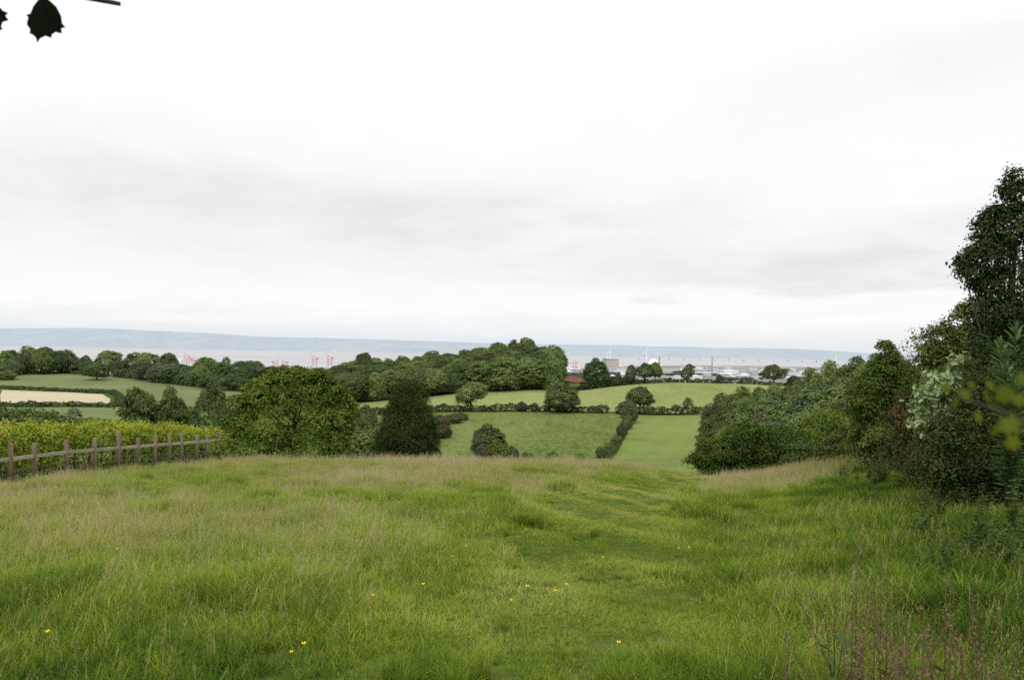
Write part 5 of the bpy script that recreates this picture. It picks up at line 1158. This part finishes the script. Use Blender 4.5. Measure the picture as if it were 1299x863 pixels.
# ------------------------------------------------------------------ sky and light
w = bpy.data.worlds.new('World'); SC.world = w; w.use_nodes = True
nt = w.node_tree; N, L = nt.nodes, nt.links; N.clear()
SUN_EL, SUN_AZ = R(52), R(200)      # azimuth clockwise from +Y
skyn = N.new('ShaderNodeTexSky'); skyn.sky_type = 'NISHITA'; skyn.sun_disc = False; skyn.sun_elevation = SUN_EL; skyn.sun_rotation = SUN_AZ
tc = N.new('ShaderNodeTexCoord'); sx = N.new('ShaderNodeSeparateXYZ'); L.new(tc.outputs['Generated'], sx.inputs[0])
def math_(op, a, b=None, c=None):
    m = N.new('ShaderNodeMath'); m.operation = op
    for i, v in enumerate((a, b, c)):
        if v is None: continue
        if isinstance(v, (int, float)): m.inputs[i].default_value = v
        else: L.new(v, m.inputs[i])
    return m.outputs[0]
zc = math_('MAXIMUM', sx.outputs['Z'], 0.0)
den = math_('ADD', zc, .13)
cx_ = math_('DIVIDE', sx.outputs['X'], den); cy_ = math_('DIVIDE', sx.outputs['Y'], den)
cv = N.new('ShaderNodeCombineXYZ'); L.new(cx_, cv.inputs[0]); L.new(cy_, cv.inputs[1])
def cloud_noise(scale, off, detail=6, rough=.55):
    mp = N.new('ShaderNodeMapping'); mp.inputs['Location'].default_value = off; L.new(cv.outputs[0], mp.inputs[0])
    no = N.new('ShaderNodeTexNoise'); no.inputs['Scale'].default_value = scale; no.inputs['Detail'].default_value = detail; no.inputs['Roughness'].default_value = rough; no.inputs['Distortion'].default_value = .3
    L.new(mp.outputs[0], no.inputs['Vector']); return no.outputs['Fac']
n_a = cloud_noise(.5, (3.1, 1.7, 0), 3, .5); n_b = cloud_noise(1.4, (8.2, 4.4, 2), 5, .5)
def bank(x, z, sx_, sz_lo, sz_hi, depth):
    """a soft grey bank of cloud at a compass direction and height"""
    wx = math_('MULTIPLY_ADD', n_b, .5, -.25); wz = math_('MULTIPLY_ADD', n_b, .10, -.05)
    dx = math_('DIVIDE', math_('SUBTRACT', math_('ADD', sx.outputs['X'], wx), x), sx_)
    dz = math_('SUBTRACT', math_('ADD', sx.outputs['Z'], wz), z)
    up_ = math_('DIVIDE', math_('MAXIMUM', dz, 0.0), sz_hi); dn = math_('DIVIDE', math_('MINIMUM', dz, 0.0), sz_lo)
    r2 = math_('ADD', math_('MULTIPLY', dx, dx), math_('ADD', math_('MULTIPLY', up_, up_), math_('MULTIPLY', dn, dn)))
    return math_('MULTIPLY', math_('EXPONENT', math_('MULTIPLY', r2, -1.0)), depth)
tot = None
for p_ in [(-.42, .165, .42, .05, .07, .155), (.42, .083, .26, .010, .06, .17), (-.12, .145, .16, .03, .04, .09), (.40, .34, .4, .09, .2, .10), (.1, .10, .5, .02, .04, .07), (-.3, .022, 1.2, .012, .012, .03)]:
    k_ = bank(*p_); tot = k_ if tot is None else math_('ADD', tot, k_)
n_c = cloud_noise(2.6, (1.2, 7.7, 4), 6, .55)
tot = math_('MULTIPLY', tot, math_('MULTIPLY_ADD', n_c, 1.5, .1))
soft = math_('MULTIPLY_ADD', n_b, .14, -.07)
lum = math_('SUBTRACT', math_('ADD', 1.02, soft), tot)
cr = N.new('ShaderNodeCombineXYZ'); L.new(lum, cr.inputs[0]); L.new(lum, cr.inputs[1]); L.new(math_('MULTIPLY_ADD', tot, .05, lum), cr.inputs[2])
el = ramp(N, [(0, (.80, .85, .89)), (.012, (.83, .87, .90)), (.028, (.93, .945, .96)), (.05, (.985, .985, .985)), (.20, (1.0, 1.0, 1.0)), (.34, (1.08, 1.08, 1.08)), (.6, (1.6, 1.6, 1.6)), (1, (1.9, 1.9, 1.9))]); L.new(zc, el.inputs[0])
mm = N.new('ShaderNodeMix'); mm.data_type = 'RGBA'; mm.blend_type = 'MULTIPLY'; mm.inputs[0].default_value = 1; L.new(cr.outputs[0], mm.inputs[6]); L.new(el.outputs[0], mm.inputs[7])
sk = N.new('ShaderNodeMix'); sk.data_type = 'RGBA'; sk.blend_type = 'MULTIPLY'; sk.inputs[0].default_value = 1; sk.inputs[7].default_value = (.1, .1, .1, 1); L.new(skyn.outputs[0], sk.inputs[6])
fin = N.new('ShaderNodeMix'); fin.data_type = 'RGBA'; fin.inputs[0].default_value = .95; L.new(sk.outputs[2], fin.inputs[6]); L.new(mm.outputs[2], fin.inputs[7])
bg = N.new('ShaderNodeBackground'); L.new(fin.outputs[2], bg.inputs[0]); bg.inputs[1].default_value = 1.0
wo = N.new('ShaderNodeOutputWorld'); L.new(bg.outputs[0], wo.inputs[0])
sd = bpy.data.lights.new('sun', 'SUN'); sd.energy = 1.1; sd.angle = R(25); sd.color = (1, .97, .92)
so = bpy.data.objects.new('sun', sd); COL.objects.link(so)
dirv = Vector((math.sin(SUN_AZ) * math.cos(SUN_EL), math.cos(SUN_AZ) * math.cos(SUN_EL), math.sin(SUN_EL)))
so.rotation_euler = (-dirv).to_track_quat('-Z', 'Y').to_euler(); so.location = dirv * 50

SC.view_settings.view_transform = 'Standard'; SC.view_settings.look = 'None'; SC.view_settings.exposure = 0; SC.view_settings.gamma = 1
c = SC.cycles
c.use_denoising = False
c.max_bounces = 5; c.diffuse_bounces = 3; c.glossy_bounces = 2; c.transmission_bounces = 4; c.transparent_max_bounces = 4
c.sample_clamp_indirect = 4
